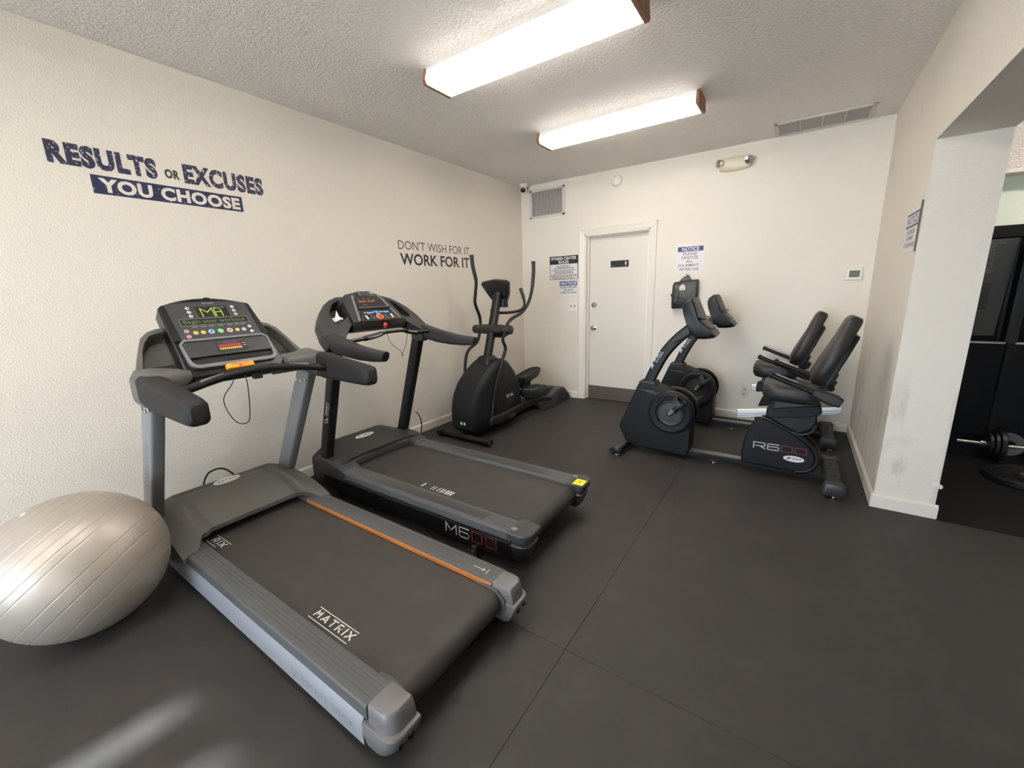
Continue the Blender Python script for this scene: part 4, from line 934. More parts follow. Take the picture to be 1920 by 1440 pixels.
# crumpled tissue in the near cup well
bm = bmesh.new(); bmesh.ops.create_icosphere(bm, subdivisions=2, radius=0.026)
rnd = random.Random(3); c0 = P2(0.185, -0.262, -0.055)
for v in bm.verts:
    k = 1+rnd.uniform(-0.3, 0.3); v.co = V((v.co.x*1.25*k, v.co.y*1.3*k, v.co.z*0.75*k+(0.04 if v.co.z > 0.026 else 0)))
g = G(); g.add([v.co+c0 for v in bm.verts], [[v.index for v in f.verts] for f in bm.faces]); bm.free()
tag(obj('tissue', g, 'tissue_white', ang=20), 'crumpled white tissue lying in the cup well of the black treadmill console', 'tissue')

# ================================================================ exercise ball
BC = V((0.630, -4.532, 0.298)); BR = 0.297
vd = (BC-V((3.0469, -4.7637, 1.3707))).normalized()
ax = (CR*0.70-CU*0.71-CF*((0.70*vd.dot(CR)-0.71*vd.dot(CU))/vd.dot(CF)+0.08)).normalized(); prof = []
gl = [-74, -66, -58, -50, -42, -34, -27, -20, -13, -7, 9, 19, 34, 45]
lat = sorted(set([-89.4]+[x for a in gl for x in (a-1.1, a-0.55, a-0.18, a+0.18, a+0.55, a+1.1)]+[k*2-88 for k in range(89)]+[89.4]))
lat = [x for x in lat if all(abs(x-a) > 1.6 or min(abs(x-a-d) for d in (-1.1, -0.55, -0.18, 0.18, 0.55, 1.1)) < 1e-6 for a in gl)]
for x in lat:
    r = BR-(0.0010 if any(abs(x-a) < 0.2 for a in gl) else 0); a = math.radians(x); prof.append((r*math.cos(a), r*math.sin(a)))
ba = thing('exercise_ball', 'large silver-grey ribbed exercise ball on the floor beside the grey treadmill', 'exercise ball', (BC.x, BC.y, 0))
bb = obj('ball_skin', G().lathe(prof, BC, ax, 96), 'ball_silver', ba, ang=60)
pv = (-CR*0.28+CU*0.84-CF*0.46).normalized(); obj('air_plug', G().lathe([(0.010, -0.002), (0.010, 0.002), (0.006, 0.003), (0.002, 0.003)], BC+pv*BR, pv, 14), 'white_ink', bb)

# ================================================================ elliptical trainer in the corner
xe = 0.51
el = thing('elliptical_trainer', 'black elliptical trainer with two tall swing arms, standing in the far corner', 'elliptical', (xe, -1.1, 0))
SP = [(-1.88, 0.055), (-1.935, 0.10), (-1.945, 0.20), (-1.935, 0.31), (-1.90, 0.42), (-1.83, 0.525), (-1.73, 0.61), (-1.61, 0.68), (-1.52, 0.715), (-1.42, 0.718), (-1.32, 0.675), (-1.22, 0.575), (-1.15, 0.45), (-1.105, 0.30), (-1.10, 0.17), (-1.14, 0.06)]
cyz = (-1.50, 0.33)
rings = []
for dx, k in ((-0.168, 0.82), (-0.163, 0.87), (-0.15, 0.925), (-0.118, 0.995), (-0.10, 1.0), (0.10, 1.0), (0.118, 0.995), (0.15, 0.925), (0.163, 0.87), (0.168, 0.82)):
    rings.append([(xe+dx, cyz[0]+(y-cyz[0])*k, max(0.045, cyz[1]+(z-cyz[1])*k)) for y, z in SP])
sh = obj('shroud', G().loft(rings), 'dark_shroud', el, ang=24)
obj('shroud_panel', G().pyz([(-1.33, 0.07), (-1.48, 0.07), (-1.60, 0.10), (-1.60, 0.25), (-1.50, 0.40), (-1.36, 0.49), (-1.24, 0.50), (-1.18, 0.40), (-1.155, 0.25), (-1.17, 0.10)], xe+0.16, xe+0.172), 'dark_shroud', sh, bevel=0.006)
g = G(); text(g, 'E6', (xe+0.1728, -1.43, 0.315), YP, Z_, 0.125, 0.034, 0.02); obj('model_letters', g, 'silver_ink', sh)
g = G()
for y in (-1.425, -1.36): strokes(g, [[(0, 0), (1, 0), (1, 1), (0, 1), (0, 0)]], (xe+0.1728, y, 0.265), YP, Z_, 0.05, 0.03, 0.006)
obj('model_digits', g, 'red_ink', sh)
g = G()
for x in (xe-0.015, xe+0.025): quad(g, (x, -1.9415, 0.145), X_, V((0, -0.03, 1)).normalized(), 0.022, 0.03)
obj('white_marks', g, 'white_ink', sh)
obj('mast_collar', G().loft([[(xe-0.005+x, -1.50+y, z) for x, y in rrect(w_, d_, 0.03, 4)] for w_, d_, z in ((0.20, 0.26, 0.64), (0.15, 0.20, 0.715), (0.12, 0.15, 0.745), (0.105, 0.12, 0.752))]), 'satin_black', el, ang=45)
mv = V((0, 0.225, 0.65)).normalized()
obj('mast', G().sweep([(xe-0.008, -1.50, 0.69), (xe-0.008, -1.275, 1.34)], [(0.047*math.cos(a), 0.042*math.sin(a)) for a in [2*PI*i/20 for i in range(20)]]), 'satin_black', el)
pv_ = (-1.395, 1.005)
g = G(); g.lathe([(0.030, 0), (0.042, 0.006), (0.046, 0.02), (0.046, 0.075), (0.040, 0.08), (0.040, 0.10), (0.047, 0.105), (0.052, 0.19), (0.052, 0.28), (0.047, 0.37), (0.040, 0.375), (0.040, 0.395), (0.046, 0.40), (0.046, 0.455), (0.042, 0.469), (0.030, 0.475)], (xe-0.2375, pv_[0], pv_[1]), (1, 0, 0), 24)
obj('pivot_hub', g, 'charcoal', el)
obj('cup_tray', G().loft([[(xe+0.07+x, -1.36+y, z) for x, y in rrect(w_, w_*0.8, 0.03, 4)] for w_, z in ((0.10, 0.925), (0.15, 0.945), (0.16, 0.962), (0.13, 0.962), (0.11, 0.95))]), 'satin_black', el, ang=50)
UP = [(-0.88, 1.67), (-0.88, 1.56), (-0.905, 1.42), (-0.975, 1.275), (-1.10, 1.17), (-1.30, 1.11), (-1.385, 1.06), (-1.40, 1.01)]
LOW = [(-1.41, 1.0), (-1.475, 0.92), (-1.435, 0.82), (-1.50, 0.70), (-1.62, 0.47), (-1.70, 0.19)]
UPL = [(-1.46, 1.73), (-1.45, 1.63), (-1.41, 1.50), (-1.43, 1.37), (-1.445, 1.27), (-1.385, 1.14), (-1.375, 1.06), (-1.39, 1.01)]
LOWL = [(-1.40, 1.0), (-1.40, 0.95), (-1.45, 0.87), (-1.585, 0.81), (-1.645, 0.70), (-1.66, 0.5), (-1.60, 0.25)]
for x, up, low in ((xe+0.182, UP, LOW), (xe-0.168, UPL, LOWL)):
    xo_ = 0.005 if x > xe else -0.005
    g = G(); g.tube([(x+xo_*(1-i/7), y, z) for i, (y, z) in enumerate(up)], 0.0165, 12, 6)
    sa = obj('swing_arm', g, 'satin_black', el)
    g = G(); g.tube([(x+xo_*(1-i/7), y, z) for i, (y, z) in enumerate(up[:3])], 0.0195, 12, 5); g.lathe([(0.021, -0.012), (0.024, -0.002), (0.022, 0.008), (0.006, 0.012)], (x+xo_, up[0][0], up[0][1]), (0, 0, 1), 14)
    obj('foam_grip', g, 'charcoal', sa)
    g = G(); g.tube([(x, y, z) for y, z in low], 0.0155, 12, 6); obj('lower_arm', g, 'satin_black', el)
# console, seen from behind
rings = []
for d, k in ((0.0, 0.92), (0.008, 1.0), (0.05, 1.0), (0.062, 0.95)):
    P_ = [(-0.175, 0.10), (-0.15, 0.125), (0, 0.142), (0.13, 0.125), (0.165, 0.10), (0.13, -0.02), (0.085, -0.10), (0.05, -0.12), (-0.05, -0.12), (-0.09, -0.095), (-0.135, 0.0)]
    rings.append([(xe-0.01+a*k, -1.285-b*k*0.42+d*0.92, 1.362+b*k*0.9+d*0.3) for a, b in P_])
co = obj('console', G().loft(rings), 'gloss_black', el, bevel=0.005, ang=45)
g = G(); strokes(g, [[(0, 0), (1, 0)], [(0.3, 0.5), (1, 0.5)], [(0.3, 1), (1, 1)]], (xe-0.03, -1.292, 1.352), X_, V((0, -0.42, 0.9)).normalized(), 0.06, 0.02, 0.006); obj('back_mark', g, 'grey_ink', co)
obj('console_bracket', G().loft([[(xe+0.02+x, -1.24+y, z) for x, y in rrect(0.12, 0.09, 0.03, 4)] for z in (1.22, 1.25)]+[[(xe+0.02+x, -1.25+y, 1.30) for x, y in rrect(0.13, 0.07, 0.03, 4)]]), 'satin_black', el)
g = G(); g.tube([(xe+0.15, -1.08, 1.40), (xe+0.185, -1.08, 1.30), (xe+0.20, -1.10, 1.225), (xe+0.18, -1.16, 1.182), (xe+0.10, -1.23, 1.165), (xe, -1.26, 1.163), (xe-0.10, -1.23, 1.165), (xe-0.18, -1.16, 1.182), (xe-0.20, -1.10, 1.225), (xe-0.185, -1.08, 1.30), (xe-0.15, -1.08, 1.40)], 0.0145, 12, 6)
fb = obj('fixed_handlebar', g, 'satin_black', el)
for s in (-1, 1):
    g = G(); g.tube([(xe+s*0.148, -1.08, 1.405), (xe+s*0.17, -1.08, 1.345), (xe+s*0.186, -1.08, 1.295)], 0.018, 12, 4); obj('foam_grip', g, 'charcoal', fb)
# front stabiliser tube, links, pedals, rear ramp
g = G(); g.lathe([(0.03, 0), (0.036, 0.006), (0.036, 0.05), (0.029, 0.052), (0.029, 0.60), (0.036, 0.602), (0.036, 0.644), (0.03, 0.65)], (0.225, -1.965, 0.038), (1, 0, 0), 20)
obj('front_stabilizer', g, 'satin_black', el)
obj('lower_frame', G().box(xe-0.05, xe+0.05, -1.95, -0.3, 0.012, 0.05), 'satin_black', el)
for s, (yj, zj), ye in ((1, (-1.735, 0.165), -0.62), (-1, (-1.60, 0.23), -0.55)):
    x = xe+s*0.225
    lk = obj('foot_link', G().loft([[(x+a, yj-0.05, zj+b-0.01) for a, b in rrect(0.035, 0.05, 0.015)], [(x+a, yj, zj+b) for a, b in rrect(0.055, 0.09, 0.025)], [(x+a, yj+0.12, zj+b-0.012) for a, b in rrect(0.055, 0.10, 0.025)], [(x+a, yj+0.32, zj+b) for a, b in rrect(0.05, 0.085, 0.02)], [(x+a, -1.0, 0.195+b) for a, b in rrect(0.045, 0.055, 0.012)], [(x+a, ye, 0.13+b) for a, b in rrect(0.045, 0.05, 0.012)]]), 'dark_shroud', el, ang=45)
    if s > 0:
        bd = obj('badge', oval(G(), (x+0.0262, yj+0.29, zj-0.02), YP, Z_, 0.05, 0.02, 0.0025), 'chrome', lk); obj('badge_lettering', text(G(), 'SPIRIT', (x+0.0292, yj+0.255, zj-0.027), YP, Z_, 0.07, 0.014, 0.02), 'black_ink', bd)
def pedal(x, y0, y1, z0, z1, hw=0.085):
    g = G(); rings = []
    L_ = y1-y0; sl = (z1-z0)/L_
    out = [(a, b) for a, b in [(-hw, 0.05), (-hw*0.9, 0.0), (0, -0.01), (hw*0.9, 0.0), (hw, 0.05), (hw, L_-0.13), (hw*0.75, L_-0.03), (0, L_), (-hw*0.75, L_-0.03), (-hw, L_-0.13)]]
    def R_(k, dz): return [(x+a*k, y0+L_/2+(b-L_/2)*k, z0+sl*b+dz) for a, b in out]
    g.loft([R_(0.86, -0.065), R_(0.96, -0.03), R_(1.0, 0.0), R_(1.0, 0.022), R_(0.965, 0.024), R_(0.94, 0.004), R_(0.8, 0.002)])
    p_ = obj('pedal', g, 'charcoal', el, ang=45)
    obj('pedal_bracket', G().prism([(x-0.03, y0+0.02, z0-0.06), (x-0.03, y0+L_*0.55, z0+sl*L_*0.55-0.06), (x-0.03, y0+L_*0.5, 0.20), (x-0.03, y0+0.03, 0.20)], (0.06, 0, 0)), 'satin_black', p_, bevel=0.01)
pedal(xe+0.195, -1.10, -0.72, 0.305, 0.29); pedal(xe-0.19, -0.64, -0.20, 0.325, 0.385)
rb = obj('rear_base', G().pyz([(-0.42, 0.0), (-0.42, 0.10), (-0.36, 0.165), (-0.30, 0.185), (-0.20, 0.178), (-0.09, 0.09), (-0.045, 0.035), (-0.04, 0.0)], xe-0.205, xe+0.205), 'charcoal', el, bevel=0.018, seg=3)
obj('base_button', G().lathe([(0.016, 0), (0.014, 0.004), (0.003, 0.005)], (xe-0.01, -0.255, 0.180), (0, 0.1, 1), 16), 'silver_ink', rb)
for s in (-1, 1):
    xa, xb = (xe+0.13, xe+0.205) if s > 0 else (xe-0.205, xe-0.13)
    tr_ = obj('ramp_side', G().pyz([(-0.73, 0.0), (-0.73, 0.075), (-0.715, 0.09), (-0.40, 0.185), (-0.33, 0.20), (-0.24, 0.19), (-0.09, 0.085), (-0.045, 0.03), (-0.04, 0.0)], xa, xb), 'rail_grey', el, bevel=0.012, seg=3)
    obj('roller_track', G().pyz([(-0.70, 0.03), (-0.38, 0.175), (-0.26, 0.178), (-0.22, 0.15), (-0.4, 0.10), (-0.70, 0.02)], xe+s*0.07-0.035, xe+s*0.07+0.055*1.0 if s < 0 else xe+s*0.07+0.062), 'hole_black', el)
    obj('foot_slot', oval(G(), (xe+s*0.2056, -0.125, 0.062), YP, Z_, 0.028, 0.010, 0.001*s, 16), 'hole_black', tr_)

# ================================================================ two recumbent bikes
yb_ = -1.335
def make_bike():
    t = thing('recumbent_bike', 'black recumbent bike with red and silver side numbers, in front of its twin', 'exercise bike', (2.6, yb_, 0), 'recumbent bikes side by side')
    B = [(2.02, 0.597), (2.10, 0.60), (2.17, 0.585), (2.26, 0.555), (2.36, 0.50), (2.43, 0.42), (2.448, 0.30), (2.448, 0.09), (2.42, 0.035), (2.0, 0.045), (1.925, 0.085), (1.865, 0.205), (1.88, 0.25)]
    sh = obj('front_shroud', G().pxz(B, yb_-0.088, yb_+0.088), 'dark_shroud', t, bevel=0.014, seg=3)
    for y0, y1 in ((yb_-0.0915, yb_-0.086), (yb_+0.086, yb_+0.0915)):
        obj('shroud_trim', G().pxz([(2.01, 0.555), (2.13, 0.55), (2.22, 0.535), (2.19, 0.515), (2.12, 0.53)], y0, y1), 'dark_grey', sh, bevel=0.002)
    obj('mast_collar', G().loft([[(cx+x, yb_+y, z) for x, y in rrect(w_, 0.12, 0.025, 4)] for cx, w_, z in ((2.085, 0.15, 0.57), (2.088, 0.15, 0.605), (2.092, 0.125, 0.618))]), 'charcoal', t, ang=45)
    obj('collar_knob', G().lathe([(0.012, 0), (0.012, 0.003), (0.003, 0.003)], (2.17, yb_-0.0915, 0.545), (0, -1, 0), 12), 'hole_black', sh)
    # crank covers: broad dished discs on both sides
    c = (2.29, 0.385)
    for s in (-1, 1):
        o_ = (c[0], yb_+s*0.06, c[1]); ax = (0, s, 0)
        d_ = obj('crank_cover', G().lathe([(0.165, 0), (0.176, 0.01), (0.176, 0.04), (0.168, 0.056), (0.150, 0.064), (0.112, 0.060), (0.104, 0.052), (0.103, 0.05)], o_, ax, 48, cap=False), 'dark_shroud', t, ang=24)
        obj('rim_band', G().lathe([(0.1765, 0.012), (0.1775, 0.014), (0.1775, 0.034), (0.1765, 0.036)], o_, ax, 48, cap=False), 'dark_grey', d_)
        obj('dish', G().lathe([(0.104, 0.048), (0.098, 0.050), (0.085, 0.044), (0.082, 0.044), (0.03, 0.046), (0.004, 0.046)], o_, ax, 48, cap=False), 'dark_grey', d_, ang=24)
        # crank and pedal, one forward, one back
        hub = V((c[0], yb_+s*0.118, c[1])); dirv = V((0.62, 0, 0.78)).normalized()*(-s); tip = hub+dirv*0.115+V((0, s*0.012, 0))
        ck = obj('crank_arm', G().loft([[hub+dirv*a*0.115+V((0, s*0.012*a, 0))+V((dirv.z, 0, -dirv.x)).normalized()*x+V((0, y, 0)) for x, y in rrect(w_, 0.02, 0.008)] for a, w_ in ((-0.12, 0.024), (0, 0.034), (1.0, 0.026), (1.1, 0.016))]), 'post_grey', t)
        obj('crank_hub', G().lathe([(0.026, -0.02), (0.026, 0.0), (0.012, 0.004)], hub, ax, 20), 'satin_black', ck)
        pc = tip+V((0.012, s*0.055, 0.0)); tilt = Matrix.Rotation(math.radians(-38), 4, 'Y')
        def Q(x, y, z): return pc+(tilt @ V((x, y, z)))
        g = G(); g.loft([[Q(x, y, z) for x, y in rrect(0.105*k, 0.09*k, 0.02, 3)] for z, k in ((-0.014, 0.85), (-0.008, 1), (0.01, 1), (0.014, 0.88))]); pd = obj('pedal', g, 'black_rubber', t)
        g = G(); arc = [Q(0.012+0.0, -0.047*math.cos(a), 0.006+0.062*math.sin(a)) for a in [PI*i/10 for i in range(11)]]
        g.sweep(arc, [(-0.018, -0.002), (0.018, -0.002), (0.018, 0.002), (-0.018, 0.002)], side=tilt @ V((1, 0, 0))); obj('pedal_strap', g, 'charcoal', pd)
        obj('pedal_weight', G().lathe([(0.011, 0), (0.011, 0.05), (0.007, 0.055)], pc+V((-0.012, 0, -0.012)), (-0.25, 0, -1), 12), 'black_rubber', pd)
    # curved mast and console
    pts = smooth_path([(2.07, yb_, 0.56), (2.125, yb_, 0.70), (2.20, yb_, 0.85), (2.29, yb_, 0.965), (2.37, yb_, 1.04), (2.42, yb_, 1.075)], 6)
    ms = obj('mast', G().sweep(pts, rrect(0.06, 0.082, 0.014), side=(0, 1, 0)), 'satin_black', t)
    d = V((0.50, 0, 0.86)).normalized(); n_ = V((d.z, 0, -d.x)); g = G(); o_ = V((2.115, yb_-0.0308, 0.735))
    text(g, 'SPIRIT', o_+d*0.045+n_*-0.008, d, -n_, 0.105, 0.021, 0.025); text(g, 'FITNESS', o_+d*0.05+n_*0.010, d, -n_, 0.10, 0.011, 0.0)
    strokes(g, [[(0, 0.1), (0.55, 0.95), (0.35, 0.45), (1, 0.9), (0.55, 0.1), (0.7, 0.5), (0, 0.1)]], o_-d*0.012+n_*0.008, d, -n_, 0.045, 0.035, 0.005); obj('lettering', g, 'white_ink', ms)
    obj('mast_lever', G().tube([(2.345, yb_-0.032, 0.985), (2.30, yb_-0.05, 0.965), (2.27, yb_-0.052, 0.945)], 0.011, 10, 4), 'charcoal', ms)
    SB = [(2.335, 1.225), (2.345, 1.262), (2.375, 1.288), (2.40, 1.292), (2.425, 1.24), (2.462, 1.13), (2.515, 1.075), (2.565, 1.035), (2.582, 1.012), (2.565, 0.992), (2.515, 0.983), (2.45, 0.982), (2.405, 1.02), (2.37, 1.10), (2.345, 1.17)]
    rings = []; cx, cz = 2.42, 1.13
    for y, k in ((-0.135, 0.80), (-0.13, 0.88), (-0.112, 0.97), (-0.06, 1), (0.06, 1), (0.112, 0.97), (0.13, 0.88), (0.135, 0.80)): rings.append([(cx+(x-cx)*k, yb_+y, cz+(z-cz)*k) for x, z in SB])
    cs = obj('console', G().loft(rings), 'satin_black', t, ang=40)
    f0, f1 = V((2.402, 0, 1.286)), V((2.468, 0, 1.135)); dd = (f1-f0).normalized(); nn = V((-dd.z, 0, dd.x))
    g = G(); q = [(0.0, -0.085), (0.0, 0.085), (0.03, 0.108), (0.155, 0.108), (0.155, -0.108), (0.03, -0.108)]
    g.loft([[f0+V((0, yb_, 0))+dd*a+nn*h+V((0, b, 0)) for a, b in q] for h in (-0.02, 0.008)]); fc = obj('screen_face', g, 'panel_grey', cs, bevel=0.004)
    g = G()
    for k in range(5): g.add([f0+V((0, yb_, 0))+dd*a+nn*0.0086+V((0, b, 0)) for a, b in ((0.135, -0.09+k*0.012), (0.135, -0.084+k*0.012), (0.15, -0.084+k*0.012), (0.15, -0.09+k*0.012))], [(0, 1, 2, 3)])
    o = obj('key_row', g, 'grey_ink', fc); o['kind'] = 'stuff'
    e0, e1 = V((2.465, 0, 1.13)), V((2.556, 0, 1.045)); dd = (e1-e0).normalized(); nn = V((-dd.z, 0, dd.x))
    g = G().loft([[e0+V((0, yb_, 0))+dd*a+nn*h+V((0, b, 0)) for a, b in ((0.006, -0.10), (0.006, 0.10), (0.105, 0.085), (0.105, -0.085))] for h in (-0.02, 0.007)]); kf = obj('keypad', g, 'dark_grey', cs, bevel=0.003)
    for b in (-0.05, 0.0, 0.05): obj('key', oval(G(), e0+V((0, yb_+b, 0))+dd*0.08+nn*0.007, (0, 1, 0), dd, 0.014, 0.009, 0.004, 14), 'edge_grey', kf)
    obj('tablet_rest', G().box(2.466, 2.50, yb_-0.09, yb_+0.09, 1.137, 1.147), 'dark_grey', cs, bevel=0.002)
    # base
    obj('base_rail', G().box(1.93, 3.34, yb_-0.035, yb_+0.035, 0.026, 0.072), 'satin_black', t, bevel=0.006)
    obj('rail_top', G().box(2.44, 2.83, yb_-0.028, yb_+0.028, 0.072, 0.0745), 'steel', t)
    lv = obj('leveling_foot', G().lathe([(0.02, 0), (0.02, 0.006), (0.007, 0.008), (0.007, 0.03)], (2.62, yb_-0.03, 0), (0, 0, 1), 14), 'chrome', t)
    fs = obj('front_stabilizer', G().sweep([(1.925, yb_-0.262, 0.055), (1.925, yb_+0.262, 0.055)], rrect(0.05, 0.06, 0.012)), 'charcoal', t)
    for s in (-1, 1):
        y = yb_+s*0.268
        obj('end_cap', G().ell((1.92, y, 0.055), 0.034, 0.03, 0.032, 16, 8), 'dark_grey', fs); obj('transport_wheel', G().lathe([(0.028, -0.012), (0.028, 0.012), (0.01, 0.013), (0.01, -0.013)], (1.885, y, 0.045), (0, 1, 0), 18), 'black_rubber', fs)
        obj('leveling_foot', G().lathe([(0.021, 0), (0.021, 0.007), (0.008, 0.009), (0.008, 0.03)], (1.925, yb_+s*0.255, 0), (0, 0, 1), 14), 'chrome', fs)
    rs = obj('rear_stabilizer', G().box(3.315, 3.405, yb_-0.262, yb_+0.262, 0.045, 0.098), 'charcoal', t, bevel=0.014, seg=3)
    for s in (-1, 1):
        y = yb_+s*0.255
        obj('end_cap', G().loft([[(3.36+x, y+z_*s*0, z) for x, z in ()] or [(3.36+x, y+yy, z) for x, yy in rrect(w_, d_, 0.02, 4)] for w_, d_, z, z_ in ((0.105, 0.055, 0.022, 0), (0.118, 0.068, 0.03, 0), (0.118, 0.068, 0.088, 0), (0.10, 0.058, 0.105, 0))]), 'dark_grey', rs, ang=40)
        obj('leveling_foot', G().lathe([(0.026, 0), (0.026, 0.008), (0.01, 0.01), (0.01, 0.03)], (3.365, yb_+s*0.255, 0), (0, 0, 1), 14), 'chrome', rs)
    for y in (-0.10, 0.02): obj('bolt_slot', G().box(3.335, 3.385, yb_+y-0.004, yb_+y+0.004, 0.097, 0.0988), 'hole_black', rs)
    R = [(2.812, 0.07), (2.808, 0.16), (2.82, 0.25), (2.845, 0.33), (2.88, 0.395), (2.915, 0.428), (2.95, 0.425), (3.05, 0.375), (3.13, 0.335), (3.20, 0.285), (3.25, 0.225), (3.262, 0.17), (3.25, 0.12), (3.21, 0.08), (3.15, 0.066), (3.0, 0.066)]
    rsd = obj('rear_shroud', G().pxz(R, yb_-0.083, yb_+0.083), 'dark_shroud', t, bevel=0.016, seg=3)
    for s in (-1, 1):
        g = G(); g.tube([(x+0.004, yb_+s*0.068, z+0.003) for x, z in R[5:15]], 0.016, 10, 3); obj('edge_band', g, 'satin_black', rsd)
        for x, z in ((3.16, 0.262), (3.02, 0.088)): obj('screw', G().lathe([(0.008, 0), (0.006, 0.0015), (0.002, 0.001)], (x, yb_+s*0.083, z), (0, s, 0), 10), 'hole_black', rsd)
        ex = V((-s, 0, 0)); yq = yb_+s*0.0838; g = G(); x0 = 2.885 if s < 0 else 3.19
        strokes(g, [[(0, 0), (0, 1), (0.9, 1), (1, 0.9), (1, 0.5), (0.9, 0.42), (0.15, 0.42), (0.55, 0.42), (1, 0)]], (x0, yq, 0.205), ex, Z_, 0.07, 0.042, 0.008)
        strokes(g, [[(1, 1), (0.12, 1), (0, 0.88), (0, 0.1), (0.1, 0), (0.95, 0), (1, 0.1), (1, 0.45), (0.95, 0.55), (0.05, 0.55)]], V((x0, yq, 0.205))+ex*0.088, ex, Z_, 0.066, 0.042, 0.008); obj('model_letters', g, 'silver_ink', rsd)
        g = G()
        for k in range(2): strokes(g, [[(0, 0), (1, 0), (1, 1), (0, 1), (0, 0)]], V((x0, yq, 0.205))+ex*(0.17+k*0.082), ex, Z_, 0.066, 0.042, 0.005)
        obj('model_digits', g, 'red_ink', rsd, label='red outlined model digits')
        bo = V((3.135 if s < 0 else 2.96, yb_+s*0.083, 0.163)); bd = obj('badge', oval(G(), bo, ex, Z_, 0.062, 0.022, 0.002), 'sign_white', rsd)
        g = G(); text(g, 'SPIRIT', bo+ex*-0.008+Z_*-0.005+V((0, s*0.0026, 0)), ex, Z_, 0.052, 0.012, 0.02); strokes(g, [[(0, 0.1), (0.55, 0.95), (0.35, 0.45), (1, 0.9), (0.55, 0.1)]], bo+ex*-0.044+Z_*-0.011+V((0, s*0.0026, 0)), ex, Z_, 0.026, 0.022, 0.004); obj('badge_lettering', g, 'black_ink', bd)
    obj('seat_support', G().pxz([(2.93, 0.415), (2.96, 0.46), (3.235, 0.51), (3.24, 0.44), (3.215, 0.385), (3.13, 0.33), (3.06, 0.36)], yb_-0.062, yb_+0.062), 'satin_black', t, bevel=0.012)
    g = G(); g.tube([(3.08, yb_-0.06, 0.375), (3.12, yb_-0.08, 0.352), (3.17, yb_-0.085, 0.352), (3.215, yb_-0.08, 0.375), (3.235, yb_-0.06, 0.42)], 0.007, 8, 5); obj('adjust_lever', g, 'charcoal', t)
    # sloping alloy seat rail with the seat carriage
    sl = 0.178
    def zr_(x): return 0.435+(x-2.755)*sl
    rl = obj('seat_rail', G().pxz([(2.755, zr_(2.755)-0.036), (2.752, zr_(2.755)+0.030), (3.362, zr_(3.362)+0.022), (3.365, zr_(3.365)-0.032)], yb_-0.042, yb_+0.042), 'aluminium', t, bevel=0.005)
    for s in (-1, 1):
        for dz in (-0.008, -0.022): obj('rail_groove', G().prism([(2.757, yb_+s*0.0422, zr_(2.757)+dz), (3.36, yb_+s*0.0422, zr_(3.36)+dz), (3.36, yb_+s*0.0422, zr_(3.36)+dz+0.004), (2.757, yb_+s*0.0422, zr_(2.757)+dz+0.004)], (0, s*0.0004, 0)), 'dark_grey', rl)
    obj('carriage', G().pxz([(2.94, zr_(2.94)-0.042), (2.94, zr_(2.94)+0.036), (3.0, zr_(3.0)+0.045), (3.25, zr_(3.25)+0.036), (3.262, zr_(3.262)-0.02), (3.20, zr_(3.2)-0.046)], yb_-0.065, yb_+0.065), 'dark_shroud', t, bevel=0.012)
    obj('seat_bracket', G().pxz([(2.97, 0.505), (2.99, 0.60), (3.20, 0.62), (3.235, 0.56)], yb_-0.09, yb_+0.09), 'charcoal', t, bevel=0.012)
    # seat cushion: rounded plan, dished top
    rings = []
    plan = rrect(0.345, 0.37, 0.09, 5)
    for dz, k in ((-0.095, 0.78), (-0.088, 0.90), (-0.06, 0.985), (-0.03, 1.0), (-0.010, 0.97), (0.0, 0.88), (0.004, 0.6)):
        rings.append([(3.075+x*k, yb_+y*k, 0.672+dz-0.05*x*0+0.04*((-x)/0.17)*(1 if dz > -0.05 else 0.2)*0.5+0.02*(abs(y*k)/0.18)**2*(1 if dz > -0.02 else 0)) for x, y in plan])
    obj('seat_cushion', G().loft(rings), 'vinyl', t, ang=60)
    # backrest: tall shield, wide at the hips and narrow at the top
    bb_, bt_ = V((3.235, yb_, 0.70)), V((3.405, yb_, 1.14)); up = (bt_-bb_).normalized(); out_ = V((-up.z, 0, up.x)); L_ = (bt_-bb_).length
    sec = [(0.0, 0.13), (0.02, 0.16), (0.09, 0.186), (0.19, 0.19), (0.28, 0.172), (0.36, 0.135), (0.43, 0.112), (0.462, 0.10), (0.472, 0.08)]
    outl = [(a, b) for a, b in sec]+[(a, -b) for a, b in reversed(sec)]
    rings = []
    for h, k in ((0.0, 0.93), (0.01, 0.99), (0.05, 1.0), (0.066, 0.965), (0.076, 0.88), (0.079, 0.6)):
        rings.append([bb_+up*(0.23+(a-0.23)*k)+out_*(h-0.012*math.sin(PI*min(1, a/0.47))*(1 if h > 0.04 else 0)+0.012*(abs(b)/0.19)**2*(1 if h > 0.04 else 0))+V((0, b*k, 0)) for a, b in outl])
    obj('backrest', G().loft(rings), 'vinyl', t, ang=60)
    g = G(); g.loft([[bb_+up*a+out_*h+V((0, b, 0)) for a, b in ((0.02, 0.13), (0.25, 0.13), (0.36, 0.10), (0.37, 0.09), (0.37, -0.09), (0.36, -0.10), (0.25, -0.13), (0.02, -0.13))] for h in (-0.032, 0.0)]); bp_ = obj('back_plate', g, 'satin_black', t, bevel=0.01)
    for a in (0.06, 0.21):
        for b in (-0.09, 0.09): obj('screw', G().lathe([(0.008, 0), (0.008, 0.006), (0.003, 0.007)], bb_+up*a-out_*0.031+V((0, b, 0)), -out_, 10), 'steel', bp_)
    g = G(); g.sweep([bb_+up*0.10-out_*0.04, bb_-up*0.02-out_*0.035, bb_-up*0.10+out_*0.02, V((3.16, yb_, 0.575))], rrect(0.10, 0.03, 0.01), side=(0, 1, 0)); obj('back_strut', g, 'charcoal', t)
